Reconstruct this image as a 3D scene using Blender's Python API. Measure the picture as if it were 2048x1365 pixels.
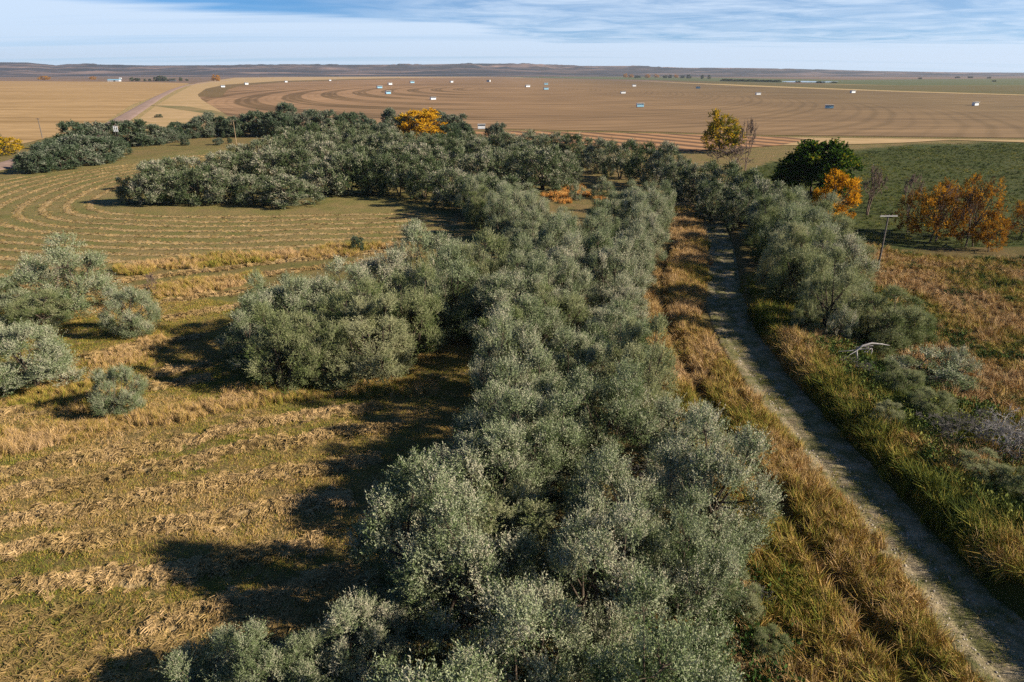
import bpy, math, random
import numpy as np
from mathutils import Vector

for o in list(bpy.data.objects):
    bpy.data.objects.remove(o)
S = bpy.context.scene
C = S.collection
rad = math.radians

# ------------------------------------------------------------------ camera
CAM_H, PITCH, F = 29.0, rad(21.4), 1365.0
cd = bpy.data.cameras.new('camera')
cd.sensor_width = 36.0
cd.lens = F / 2048.0 * 36.0
cd.clip_start = 0.5
cd.clip_end = 120000.0
cam = bpy.data.objects.new('camera', cd)
cam.location = (0, 0, CAM_H)
cam.rotation_euler = (rad(90) - PITCH, 0, 0)
C.objects.link(cam)
S.camera = cam

# ------------------------------------------------------------------ sky, sun, exposure
SUN_EL, SUN_BACK = rad(27), rad(14)       # sun to the right, a little behind the camera
W = bpy.data.worlds.new('World')
S.world = W
W.use_nodes = True
nt = W.node_tree
nt.nodes.clear()
def N(t, kind, **kw):
    n = t.nodes.new(kind)
    for k, v in kw.items():
        setattr(n, k, v)
    return n
def L(t, a, b):
    t.links.new(a, b)
def math_node(t, op, a, b=None, c=None, clamp=False):
    n = N(t, 'ShaderNodeMath', operation=op)
    n.use_clamp = clamp
    for i, v in enumerate((a, b, c)):
        if v is None:
            continue
        if isinstance(v, (int, float)):
            n.inputs[i].default_value = v
        else:
            L(t, v, n.inputs[i])
    return n.outputs[0]
def ramp(t, fac, stops, interp='LINEAR'):
    n = N(t, 'ShaderNodeValToRGB')
    e = n.color_ramp.elements
    n.color_ramp.interpolation = interp
    while len(e) < len(stops):
        e.new(0.5)
    for el, (p, c) in zip(e, stops):
        el.position = p
        el.color = (c, c, c, 1) if isinstance(c, (int, float)) else (*c, 1)
    L(t, fac, n.inputs[0])
    return n.outputs[0]
def mixc(t, fac, a, b, mode='MIX'):
    n = N(t, 'ShaderNodeMix', data_type='RGBA', blend_type=mode)
    for sock, v in ((n.inputs[0], fac), (n.inputs[6], a), (n.inputs[7], b)):
        if isinstance(v, (int, float)):
            sock.default_value = v
        elif isinstance(v, tuple):
            sock.default_value = (*v, 1)
        else:
            L(t, v, sock)
    return n.outputs[2]
def noise(t, vec, scale, detail=4, rough=0.55, dist=0.0):
    n = N(t, 'ShaderNodeTexNoise')
    n.inputs['Scale'].default_value = scale
    n.inputs['Detail'].default_value = detail
    n.inputs['Roughness'].default_value = rough
    n.inputs['Distortion'].default_value = dist
    if vec is not None:
        L(t, vec, n.inputs['Vector'])
    return n.outputs['Fac']
def vmul(t, vec, s, off=(0, 0, 0)):
    n = N(t, 'ShaderNodeVectorMath', operation='MULTIPLY_ADD')
    L(t, vec, n.inputs[0])
    n.inputs[1].default_value = s
    n.inputs[2].default_value = off
    return n.outputs[0]

SKY_K = 0.05
sky = N(nt, 'ShaderNodeTexSky', sky_type='NISHITA')
sky.sun_disc = False
sky.sun_elevation = SUN_EL
sky.sun_rotation = rad(90) + SUN_BACK
sky.altitude = 900
sky.air_density = 0.6
sky.dust_density = 0.4
sky.ozone_density = 3.0
tc = N(nt, 'ShaderNodeTexCoord')
sx = N(nt, 'ShaderNodeSeparateXYZ')
L(nt, tc.outputs['Generated'], sx.inputs[0])
zc = math_node(nt, 'MAXIMUM', sx.outputs[2], 0.0)
zz = math_node(nt, 'ADD', zc, 0.03)
cmb = N(nt, 'ShaderNodeCombineXYZ')           # a cloud layer seen in perspective
L(nt, math_node(nt, 'DIVIDE', sx.outputs[0], zz), cmb.inputs[0])
L(nt, math_node(nt, 'DIVIDE', sx.outputs[1], zz), cmb.inputs[1])
cp = cmb.outputs[0]
warp = noise(nt, vmul(nt, cp, (0.16, 0.75, 1)), 1.0, 6, 0.62)
el = math_node(nt, 'ADD', zc, math_node(nt, 'MULTIPLY', math_node(nt, 'SUBTRACT', warp, 0.5), 0.034))
side = math_node(nt, 'DIVIDE', sx.outputs[0], math_node(nt, 'MAXIMUM', math_node(nt, 'ABSOLUTE', sx.outputs[1]), 0.05))
# the edge of the stratus sheet climbs to the left of the view
lim = ramp(nt, math_node(nt, 'MULTIPLY_ADD', side, 0.5, 0.5, clamp=True), [(0.0, 0.95), (0.13, 0.86), (0.28, 0.77), (0.46, 0.655), (0.53, 0.43), (0.85, 0.36)])
lim = math_node(nt, 'MULTIPLY', lim, 0.1)
sheet = ramp(nt, math_node(nt, 'MULTIPLY_ADD', math_node(nt, 'SUBTRACT', lim, el), 62.0, 0.5, clamp=True), [(0, 0), (1, 1)], 'EASE')
streak = ramp(nt, noise(nt, vmul(nt, cp, (0.05, 0.42, 1)), 1.0, 5, 0.6), [(0.32, 0.72), (0.48, 1)])
sheet = math_node(nt, 'MULTIPLY', sheet, streak)
mott = ramp(nt, noise(nt, vmul(nt, cp, (0.85, 1.0, 1)), 1.0, 7, 0.66, 0.6), [(0.36, 0.0), (0.62, 0.9)])
veil = ramp(nt, math_node(nt, 'MULTIPLY_ADD', side, 0.9, 0.55, clamp=True), [(0.30, 0.16), (0.52, 1.0)])
mott = math_node(nt, 'ADD', math_node(nt, 'MULTIPLY', mott, math_node(nt, 'MULTIPLY', veil, 0.6)), math_node(nt, 'MULTIPLY', veil, 0.32))
cov = math_node(nt, 'MULTIPLY', math_node(nt, 'MAXIMUM', sheet, mott), ramp(nt, zc, [(0.10, 1.0), (0.26, 0.08)]))
cloudcol = (0.365 / SKY_K, 0.44 / SKY_K, 0.535 / SKY_K)
tinted = mixc(nt, 1.0, sky.outputs[0], (0.34, 0.84, 1.14), 'MULTIPLY')
skycol = mixc(nt, math_node(nt, 'MULTIPLY', cov, 0.9), tinted, cloudcol)
bg = N(nt, 'ShaderNodeBackground')
bg.inputs['Strength'].default_value = SKY_K
L(nt, skycol, bg.inputs['Color'])
wo = N(nt, 'ShaderNodeOutputWorld')
L(nt, bg.outputs[0], wo.inputs['Surface'])

sd = bpy.data.lights.new('sun', 'SUN')
sd.energy = 5.0
sd.angle = rad(0.5)
sd.color = (1.0, 0.89, 0.73)
sun = bpy.data.objects.new('sun', sd)
travel = Vector((-math.cos(SUN_EL) * math.cos(SUN_BACK), math.cos(SUN_EL) * math.sin(SUN_BACK), -math.sin(SUN_EL)))
sun.rotation_euler = travel.to_track_quat('-Z', 'Y').to_euler()
sun.location = (60, 0, 80)
C.objects.link(sun)

S.view_settings.view_transform = 'Standard'
S.view_settings.look = 'None'
S.view_settings.exposure = 0.98
S.view_settings.gamma = 1.0
S.view_settings.use_curve_mapping = False
S.render.engine = 'CYCLES'
S.cycles.max_bounces = 4
S.cycles.diffuse_bounces = 1
S.cycles.use_denoising = False
S.cycles.use_adaptive_sampling = False
S.cycles.glossy_bounces = 1
S.cycles.transmission_bounces = 2
S.cycles.transparent_max_bounces = 4
S.cycles.volume_bounces = 0
S.cycles.sample_clamp_indirect = 2.0
W.cycles.sampling_method = 'NONE'

# ------------------------------------------------------------------ pixel <-> place
SP, CP = math.sin(PITCH), math.cos(PITCH)
def P(u, v, z=0.0):
    """the ground point that the photograph's pixel (u, v) shows"""
    a, b = (u - 1024) / F, -(v - 682.5) / F
    d = (a, CP + b * SP, -SP + b * CP)
    k = (z - CAM_H) / d[2]
    return np.array((d[0] * k, d[1] * k))
def proj(x, y, z=0.0):
    x, y = np.asarray(x, float), np.asarray(y, float)
    zc_ = y * CP - (z - CAM_H) * SP
    yc_ = y * SP + (z - CAM_H) * CP
    return 1024 + F * x / zc_, 682.5 - F * yc_ / zc_, zc_
def z_at(y, v):
    a = (682.5 - v) / F
    return CAM_H + y * (a * CP - SP) / (CP + a * SP)
def inpoly(u, v, poly):
    u, v = np.asarray(u, float), np.asarray(v, float)
    r = np.zeros(u.shape, bool)
    n = len(poly)
    for i in range(n):
        x1, y1 = poly[i]
        x2, y2 = poly[(i + 1) % n]
        if y1 == y2:
            continue
        c = ((y1 > v) != (y2 > v)) & (u < (x2 - x1) * (v - y1) / (y2 - y1) + x1)
        r ^= c
    return r
_T = np.random.default_rng(5).random((256, 256))
def vn(x, y, s):
    x, y = np.asarray(x, float) * s + 500.3, np.asarray(y, float) * s + 500.7
    i, j = np.floor(x).astype(int), np.floor(y).astype(int)
    f, g = x - i, y - j
    f, g = f * f * (3 - 2 * f), g * g * (3 - 2 * g)
    i0, i1, j0, j1 = i % 256, (i + 1) % 256, j % 256, (j + 1) % 256
    return (_T[i0, j0] * (1 - f) + _T[i1, j0] * f) * (1 - g) + (_T[i0, j1] * (1 - f) + _T[i1, j1] * f) * g
def fbm(x, y, s, o=3):
    r, a, tot = 0, 1.0, 0
    for k in range(o):
        r = r + a * vn(np.asarray(x) + 17 * k, y, s)
        tot += a
        a *= 0.5
        s *= 2.03
    return r / tot
def polydist(x, y, pl):
    """signed offset (right positive) from a polyline and the position along it"""
    x, y = np.asarray(x, float), np.asarray(y, float)
    best = np.full(x.shape, 1e9)
    sgn = np.zeros(x.shape)
    al = np.zeros(x.shape)
    acc = 0.0
    for a, b in zip(pl[:-1], pl[1:]):
        d = b - a
        l = np.hypot(*d)
        t = np.clip(((x - a[0]) * d[0] + (y - a[1]) * d[1]) / l ** 2, 0, 1)
        ex, ey = x - a[0] - t * d[0], y - a[1] - t * d[1]
        q = np.hypot(ex, ey)
        m = q < best
        best = np.where(m, q, best)
        sgn = np.where(m, np.where(d[0] * ey - d[1] * ex < 0, 1.0, -1.0), sgn)
        al = np.where(m, acc + t * l, al)
        acc += l
    return best * sgn, al
def smooth(a, b, x):
    t = np.clip((x - a) / (b - a), 0, 1)
    return t * t * (3 - 2 * t)
def resample(pl, step):
    pl = np.array(pl, float)
    d = np.r_[0, np.cumsum(np.hypot(*np.diff(pl, axis=0).T))]
    n = max(3, int(d[-1] / step) + 1)
    t = np.linspace(0, d[-1], n)
    return np.c_[np.interp(t, d, pl[:, 0]), np.interp(t, d, pl[:, 1])]
def soften(pl, it=3):
    for _ in range(it):
        q = pl.copy()
        q[1:-1] = (pl[:-2] + 2 * pl[1:-1] + pl[2:]) / 4
        pl = q
    return pl
def world_line(px, step=2.0, it=6):
    return soften(resample([P(*p) for p in px], step), it)

TRACK = world_line([(2200, 1530), (2030, 1330), (1905, 1190), (1812, 1090), (1723, 985), (1630, 880), (1553, 785), (1487, 700), (1452, 620), (1442, 560), (1440, 500), (1425, 450), (1395, 405), (1330, 365)], 3.0)
DITCH = world_line([(1850, 1420), (1750, 1280), (1620, 1110), (1530, 980), (1420, 830), (1345, 700), (1320, 600), (1335, 500)], 3.0)
def H(x, y):
    """height of the land: flat far off, with the track's bank, the ditch and small bumps near by"""
    x, y = np.asarray(x, float), np.asarray(y, float)
    near = 1 - smooth(150, 230, y)
    near = near * (1 - smooth(90, 140, np.abs(x)))
    s, _ = polydist(x, y, TRACK)
    q, _ = polydist(x, y, DITCH)
    far = 1 - 0.5 * smooth(70, 130, y)
    on = np.exp(-np.clip(np.abs(s) - 2.2, 0, None) / 3.0)
    h = (fbm(x, y, 0.10) - 0.5) * 0.55 * (1 - on) + (fbm(x, y, 0.9, 2) - 0.5) * 0.16 * (0.35 + 0.65 * (1 - on))
    h = h + far * 1.35 * smooth(2.3, 3.6, s) * (1 - smooth(6, 16, s))
    h = h + 0.40 * smooth(-2.4, -4.2, s) * smooth(-13, -8, s)
    h = h - 0.75 * np.exp(-(q / 0.75) ** 2)
    return h * near

# ------------------------------------------------------------------ mesh helpers
def tag(o, label=None, cat=None, group=None, kind=None):
    if label: o['label'] = label
    if cat: o['category'] = cat
    if group: o['group'] = group
    if kind: o['kind'] = kind
    return o
def make_mesh(name, verts, faces=None, mat=None, attrs=None, smooth_=False):
    me = bpy.data.meshes.new(name)
    verts = np.asarray(verts, np.float32)
    if faces is None:
        me.vertices.add(len(verts))
        me.vertices.foreach_set('co', verts.ravel())
    elif isinstance(faces, np.ndarray):
        k = faces.shape[1]
        me.vertices.add(len(verts))
        me.vertices.foreach_set('co', verts.ravel())
        me.loops.add(faces.size)
        me.loops.foreach_set('vertex_index', faces.astype(np.int32).ravel())
        me.polygons.add(len(faces))
        me.polygons.foreach_set('loop_start', np.arange(0, faces.size, k, dtype=np.int32))
    else:
        me.from_pydata(verts.tolist(), [], faces)
    me.update()
    if faces is not None:
        me.validate()
    for an, (typ, dom, data) in (attrs or {}).items():
        at = me.attributes.new(an, typ, dom)
        key = {'FLOAT': 'value', 'INT': 'value', 'BOOLEAN': 'value', 'FLOAT_VECTOR': 'vector', 'FLOAT_COLOR': 'color'}[typ]
        at.data.foreach_set(key, np.ascontiguousarray(data).ravel())
    if mat:
        me.materials.append(mat)
    if smooth_ and len(me.polygons):
        me.polygons.foreach_set('use_smooth', np.ones(len(me.polygons), bool))
    return me
def ob(name, me, parent=None, loc=(0, 0, 0)):
    o = bpy.data.objects.new(name, me)
    o.location = loc
    o.parent = parent
    C.objects.link(o)
    return o
def empty(name, loc=(0, 0, 0), rz=0.0):
    o = bpy.data.objects.new(name, None)
    o.location = loc
    o.rotation_euler = (0, 0, rz)
    o.empty_display_size = 0.3
    C.objects.link(o)
    return o
def tubes(lines, sides=6):
    """lines: list of (points, radii) -> verts, quad faces"""
    V, Q = [], []
    base = 0
    ang = np.linspace(0, 2 * np.pi, sides, endpoint=False)
    for pts, rr in lines:
        pts = np.asarray(pts, float)
        n = len(pts)
        tan = np.gradient(pts, axis=0)
        tan /= np.linalg.norm(tan, axis=1)[:, None] + 1e-9
        ref = np.array((0.31, 0.87, 0.11)) if abs(tan[0][2]) > 0.6 else np.array((0.0, 0.1, 1.0))
        a = np.cross(tan, ref)
        a /= np.linalg.norm(a, axis=1)[:, None] + 1e-9
        b = np.cross(tan, a)
        ring = pts[:, None, :] + np.asarray(rr, float)[:, None, None] * (np.cos(ang)[None, :, None] * a[:, None, :] + np.sin(ang)[None, :, None] * b[:, None, :])
        V.append(ring.reshape(-1, 3))
        i = np.arange(n - 1)[:, None] * sides
        j = np.arange(sides)[None, :]
        k = (j + 1) % sides
        Q.append(np.stack([base + i + j, base + i + k, base + i + sides + k, base + i + sides + j], -1).reshape(-1, 4))
        base += n * sides
    return np.concatenate(V), np.concatenate(Q)
def box(V, Fc, c, s, R=None):
    b = len(V)
    for dx in (-.5, .5):
        for dy in (-.5, .5):
            for dz in (-.5, .5):
                V.append((c[0] + dx * s[0], c[1] + dy * s[1], c[2] + dz * s[2]))
    for f in ((0, 1, 3, 2), (4, 6, 7, 5), (0, 4, 5, 1), (2, 3, 7, 6), (0, 2, 6, 4), (1, 5, 7, 3)):
        Fc.append([b + i for i in f])

# ------------------------------------------------------------------ materials
def mat_base(name, rough=0.9):
    m = bpy.data.materials.new(name)
    m.use_nodes = True
    t = m.node_tree
    t.nodes.clear()
    out = N(t, 'ShaderNodeOutputMaterial')
    b = N(t, 'ShaderNodeBsdfPrincipled')
    b.inputs['Roughness'].default_value = rough
    b.inputs['Specular IOR Level'].default_value = 0.15
    L(t, b.outputs[0], out.inputs['Surface'])
    return m, t, b, out
def pos(t):
    return N(t, 'ShaderNodeNewGeometry').outputs['Position']
def bump(t, b, h, strength, dist=0.1):
    n = N(t, 'ShaderNodeBump')
    n.inputs['Strength'].default_value = strength
    n.inputs['Distance'].default_value = dist
    L(t, h, n.inputs['Height'])
    L(t, n.outputs[0], b.inputs['Normal'])
def attr(t, name, kind='GEOMETRY', out='Fac'):
    n = N(t, 'ShaderNodeAttribute')
    n.attribute_name = name
    n.attribute_type = kind
    return n.outputs[out]
def plain(name, col, rough=0.7, var=0.25, scale=3.0, metallic=0.0):
    m, t, b, _ = mat_base(name, rough)
    n = noise(t, pos(t), scale, 4)
    L(t, mixc(t, 1.0, col, ramp(t, n, [(0.3, 1 - var), (0.7, 1 + var * 0.3)]), 'MULTIPLY'), b.inputs['Base Color'])
    b.inputs['Metallic'].default_value = metallic
    return m
def leaf_mat(name, stops, trans=0.25, under=1.25, rnd=0.35):
    """leaves: colour by the tint of each spray, silver underside, light coming through"""
    m = bpy.data.materials.new(name)
    m.use_nodes = True
    t = m.node_tree
    t.nodes.clear()
    out = N(t, 'ShaderNodeOutputMaterial')
    a = attr(t, 'tint')
    oi = N(t, 'ShaderNodeObjectInfo')
    f = math_node(t, 'ADD', a, math_node(t, 'MULTIPLY', math_node(t, 'SUBTRACT', oi.outputs['Random'], 0.5), rnd), clamp=True)
    col = ramp(t, f, stops)
    geo = N(t, 'ShaderNodeNewGeometry')
    col = mixc(t, geo.outputs['Backfacing'], col, mixc(t, 1.0, col, (under, under, under), 'MULTIPLY'))
    d = N(t, 'ShaderNodeBsdfDiffuse')
    tr = N(t, 'ShaderNodeBsdfTranslucent')
    L(t, col, d.inputs['Color'])
    L(t, col, tr.inputs['Color'])
    mx = N(t, 'ShaderNodeMixShader')
    mx.inputs[0].default_value = trans
    L(t, d.outputs[0], mx.inputs[1])
    L(t, tr.outputs[0], mx.inputs[2])
    L(t, mx.outputs[0], out.inputs['Surface'])
    return m
M = {}
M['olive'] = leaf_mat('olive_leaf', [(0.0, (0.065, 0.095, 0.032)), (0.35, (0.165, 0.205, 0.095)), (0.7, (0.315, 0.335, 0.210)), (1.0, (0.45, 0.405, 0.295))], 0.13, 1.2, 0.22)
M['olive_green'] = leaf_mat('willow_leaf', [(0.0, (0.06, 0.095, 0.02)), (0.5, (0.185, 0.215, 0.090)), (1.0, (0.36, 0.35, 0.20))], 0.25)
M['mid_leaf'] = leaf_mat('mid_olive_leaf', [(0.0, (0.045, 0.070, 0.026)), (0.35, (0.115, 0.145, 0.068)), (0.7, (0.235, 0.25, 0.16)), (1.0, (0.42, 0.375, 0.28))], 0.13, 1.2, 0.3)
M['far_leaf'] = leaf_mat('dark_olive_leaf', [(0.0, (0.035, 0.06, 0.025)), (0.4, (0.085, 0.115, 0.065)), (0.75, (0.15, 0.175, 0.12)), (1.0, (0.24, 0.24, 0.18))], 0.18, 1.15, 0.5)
M['orange'] = leaf_mat('orange_leaf', [(0.0, (0.30, 0.12, 0.012)), (0.5, (0.58, 0.27, 0.015)), (1.0, (0.74, 0.42, 0.03))], 0.35, 1.0, 0.15)
M['gold'] = leaf_mat('gold_leaf', [(0.0, (0.40, 0.20, 0.015)), (0.5, (0.66, 0.36, 0.02)), (1.0, (0.80, 0.52, 0.05))], 0.35, 1.0, 0.1)
M['rust'] = leaf_mat('rust_leaf', [(0.0, (0.09, 0.035, 0.013)), (0.5, (0.30, 0.135, 0.018)), (1.0, (0.56, 0.29, 0.028))], 0.35, 1.0, 0.25)
M['yellow'] = leaf_mat('yellow_leaf', [(0.0, (0.05, 0.08, 0.012)), (0.45, (0.16, 0.16, 0.02)), (0.65, (0.45, 0.30, 0.02)), (1.0, (0.66, 0.42, 0.03))], 0.35, 1.0, 0.1)
M['green'] = leaf_mat('green_leaf', [(0.0, (0.014, 0.036, 0.007)), (0.55, (0.050, 0.098, 0.013)), (0.85, (0.13, 0.17, 0.02)), (1.0, (0.42, 0.30, 0.02))], 0.25, 1.1, 0.1)
M['bark'] = plain('bark', (0.10, 0.075, 0.055), 0.9, 0.5, 6)
M['grey_bark'] = plain('grey_bark', (0.23, 0.20, 0.18), 0.9, 0.4, 6)
M['dead_wood'] = plain('dead_wood', (0.40, 0.37, 0.35), 0.8, 0.5, 5)
M['twig'] = plain('bare_twig', (0.19, 0.135, 0.105), 0.9, 0.4, 5)
M['dead_twig'] = plain('dead_twig', (0.15, 0.135, 0.125), 0.9, 0.4, 5)
M['pole_wood'] = plain('pole_wood', (0.15, 0.13, 0.115), 0.85, 0.4, 4)
M['arm_wood'] = plain('arm_wood', (0.50, 0.48, 0.45), 0.8, 0.3, 4)
M['pale_wood'] = plain('pale_wood', (0.38, 0.27, 0.17), 0.85, 0.3, 4)
M['white'] = plain('white_paint', (0.66, 0.68, 0.70), 0.5, 0.12, 0.8)
M['dull_blue'] = plain('dull_blue', (0.22, 0.42, 0.55), 0.5, 0.15, 0.8)  # even blue for some shelter fronts and one shed roof
M['shade_inside'] = plain('inside_board', (0.10, 0.11, 0.12), 0.8, 0.2, 2)
M['porcelain'] = plain('porcelain', (0.30, 0.20, 0.15), 0.3, 0.1, 2)

def grass_mat(name, stops):
    m, t, b, _ = mat_base(name, 0.8)
    f = math_node(t, 'ADD', attr(t, 'tint', 'INSTANCER'), math_node(t, 'MULTIPLY', math_node(t, 'SUBTRACT', attr(t, 'blade'), 0.5), 0.42), clamp=True)
    col = ramp(t, f, stops)
    L(t, col, b.inputs['Base Color'])
    return m
GR = [(0.0, (0.018, 0.036, 0.008)), (0.28, (0.080, 0.112, 0.016)), (0.5, (0.225, 0.225, 0.030)), (0.72, (0.40, 0.245, 0.062)), (1.0, (0.50, 0.33, 0.17))]
M['grass'] = grass_mat('grass_blade', GR)
M['hay'] = grass_mat('hay_straw', [(0.0, (0.12, 0.095, 0.030)), (0.4, (0.30, 0.20, 0.075)), (1.0, (0.50, 0.335, 0.165))])
M['stone'] = grass_mat('pale_stone', [(0.0, (0.16, 0.13, 0.10)), (0.5, (0.34, 0.29, 0.23)), (1.0, (0.50, 0.45, 0.38))])
M['rustgrass'] = grass_mat('rust_grass', [(0.0, (0.28, 0.13, 0.03)), (0.6, (0.55, 0.24, 0.05)), (1.0, (0.62, 0.36, 0.12))])
M['weed'] = grass_mat('weed_leaf', [(0.0, (0.018, 0.042, 0.010)), (0.5, (0.055, 0.105, 0.020)), (1.0, (0.20, 0.20, 0.04))])

def ground_mat():
    m, t, b, _ = mat_base('meadow_ground', 0.95)
    p = pos(t)
    base = attr(t, 'cover', out='Color')
    n1 = noise(t, p, 0.16, 5, 0.6)
    n2 = noise(t, p, 1.7, 5, 0.65)
    n3 = noise(t, p, 11.0, 3, 0.6)
    c = mixc(t, ramp(t, n1, [(0.38, 0), (0.66, 0.75)]), base, mixc(t, 1.0, base, (0.62, 0.86, 0.55), 'MULTIPLY'))
    c = mixc(t, ramp(t, n2, [(0.45, 0), (0.72, 0.6)]), c, mixc(t, 1.0, c, (1.45, 1.25, 1.15), 'MULTIPLY'))
    c = mixc(t, 1.0, c, ramp(t, n3, [(0.3, 0.55), (0.7, 1.3)]), 'MULTIPLY')
    L(t, c, b.inputs['Base Color'])
    bump(t, b, math_node(t, 'ADD', n2, math_node(t, 'MULTIPLY', n3, 0.6)), 0.9, 0.22)
    return m
M['ground'] = ground_mat()

def field_mat(name, base, alt, streak=(0.02, 0.12, 1), k=1.0, bump_d=0.15, fine=(0.25, 1.3, 1)):
    m, t, b, _ = mat_base(name, 0.95)
    p = pos(t)
    s1 = noise(t, vmul(t, p, streak), k, 5, 0.6)
    s2 = noise(t, vmul(t, p, fine), k, 4, 0.6)
    c = mixc(t, ramp(t, s1, [(0.38, 0), (0.64, 1)]), base, alt)
    c = mixc(t, 1.0, c, ramp(t, s2, [(0.3, 0.72), (0.7, 1.18)]), 'MULTIPLY')
    L(t, c, b.inputs['Base Color'])
    bump(t, b, s2, 0.6, bump_d)
    return m

# ------------------------------------------------------------------ the ground, one sheet to beyond the horizon
def axis(a, b, step, far, ratio):
    c = list(np.arange(a, b + step / 2, step))
    lo, hi = [], []
    s, x = step, c[-1]
    while x < far:
        s *= ratio; x += s; hi.append(x)
    s, x = step, c[0]
    while x > -far:
        s *= ratio; x -= s; lo.append(x)
    return np.array(lo[::-1] + c + hi)
gx = axis(-75, 95, 0.6, 14000, 1.09)
gy = axis(14, 190, 0.6, 14000, 1.07)
X, Y = np.meshgrid(gx, gy)
Z = H(X, Y)
idx = np.arange(X.size).reshape(X.shape)
quads = np.stack([idx[:-1, :-1], idx[:-1, 1:], idx[1:, 1:], idx[1:, :-1]], -1).reshape(-1, 4)
GU, GV, GZ = proj(X, np.maximum(Y, 5.0))
R_ROUGH = [(1270, 420), (1400, 380), (1480, 420), (1640, 470), (2600, 480), (2900, 2600), (1300, 2600), (1330, 1400), (1300, 900), (1260, 640)]
R_MEADOW_R = [(1480, 345), (1560, 320), (1800, 290), (2048, 283), (2800, 275), (2900, 480), (1700, 500), (1560, 440), (1480, 400)]
R_WET = [(1640, 690), (1760, 740), (2100, 850), (2600, 900), (2900, 2200), (2200, 1400), (1900, 1130), (1740, 960), (1600, 800)]
cov = np.empty(X.shape + (4,), np.float32)
cov[..., 3] = 1
meadow = np.array((0.195, 0.138, 0.058))
pasture = np.array((0.34, 0.235, 0.115))
rough_c = np.array((0.135, 0.095, 0.036))
green_c = np.array((0.062, 0.068, 0.016))
wet_c = np.array((0.050, 0.062, 0.014))
cc = np.broadcast_to(meadow, X.shape + (3,)).copy()
wob = (fbm(X, Y, 0.12) - 0.5) * 60
def paint(mask, col, w=1.0):
    cc[mask] = cc[mask] * (1 - w) + col * w
paint(GV < 262, pasture)
paint(inpoly(GU + wob * .4, GV + wob * .1, [(-1500, 700), (-1500, 380), (0, 352), (440, 295), (620, 310), (920, 470), (820, 492), (250, 545)]) & (GZ > 0), np.array((0.212, 0.160, 0.066)))
paint(inpoly(GU + wob, GV + wob * .3, R_ROUGH) & (GZ > 0), rough_c)
paint(inpoly(GU + wob * .3, GV, R_MEADOW_R) & (GZ > 0), green_c)
paint(inpoly(GU + wob, GV + wob * .4, R_WET) & (GZ > 0), wet_c)
g = smooth(0.42, 0.6, fbm(X, Y, 0.055))[..., None]
mleft = (GU < 1150) & (GV > 290)
cc = np.where(mleft[..., None], cc * (1 - 0.28 * g) + np.array((0.13, 0.13, 0.036)) * 0.28 * g, cc)
cov[..., :3] = cc
ground = tag(ob('ground', make_mesh('ground', np.c_[X.ravel(), Y.ravel(), Z.ravel()], quads, M['ground'], {'cover': ('FLOAT_COLOR', 'POINT', cov.reshape(-1, 4))}, True)), kind='structure')

def sheet(name, px, mat, z, step=None):
    """a field laid over the flat far ground, its outline taken from the photograph"""
    pts = [P(*p) for p in px]
    me = make_mesh(name, [(p[0], p[1], z) for p in pts], [list(range(len(pts)))], mat)
    if me.polygons[0].normal.z < 0:
        me.flip_normals()
    return tag(ob(name, me), kind='structure')
# far plain between the fields and the hills
M['plain'] = field_mat('far_plain', (0.22, 0.14, 0.095), (0.12, 0.09, 0.055), (0.0006, 0.0013, 1), 1.0, 0.3, (0.004, 0.01, 1))
sheet('far_plain', [(-600, 168), (-600, 150.7), (2650, 150.7), (2650, 168)], M['plain'], 0.05)
M['tan'] = field_mat('tan_stubble', (0.44, 0.285, 0.132), (0.29, 0.180, 0.072), (0.004, 0.04, 1), 1.0, 0.3, (0.05, 0.25, 1))
sheet('stubble_field', [(-900, 172), (0, 162.5), (240, 164), (330, 165.5), (378, 167), (330, 186), (262, 211), (213, 243), (150, 262), (60, 285), (0, 298), (-500, 330), (-900, 330)], M['tan'], 0.10)
M['strip'] = field_mat('roadside_grass', (0.46, 0.31, 0.16), (0.36, 0.25, 0.11), (0.02, 0.05, 1), 1.0, 0.3, (0.1, 0.4, 1))
sheet('roadside_verge', [(392, 167), (470, 156), (560, 154.5), (1000, 152.5), (1080, 154), (700, 170), (470, 250), (380, 262), (268, 246), (312, 212), (352, 188)], M['strip'], 0.12)
M['verge_green'] = field_mat('greenish_verge', (0.17, 0.15, 0.06), (0.28, 0.20, 0.09), (0.03, 0.03, 1), 1.0, 0.2, (0.1, 0.4, 1))
sheet('grass_strip', [(300, 211), (370, 213), (440, 224), (500, 234), (480, 240), (400, 226)], M['verge_green'], 0.16)

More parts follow.
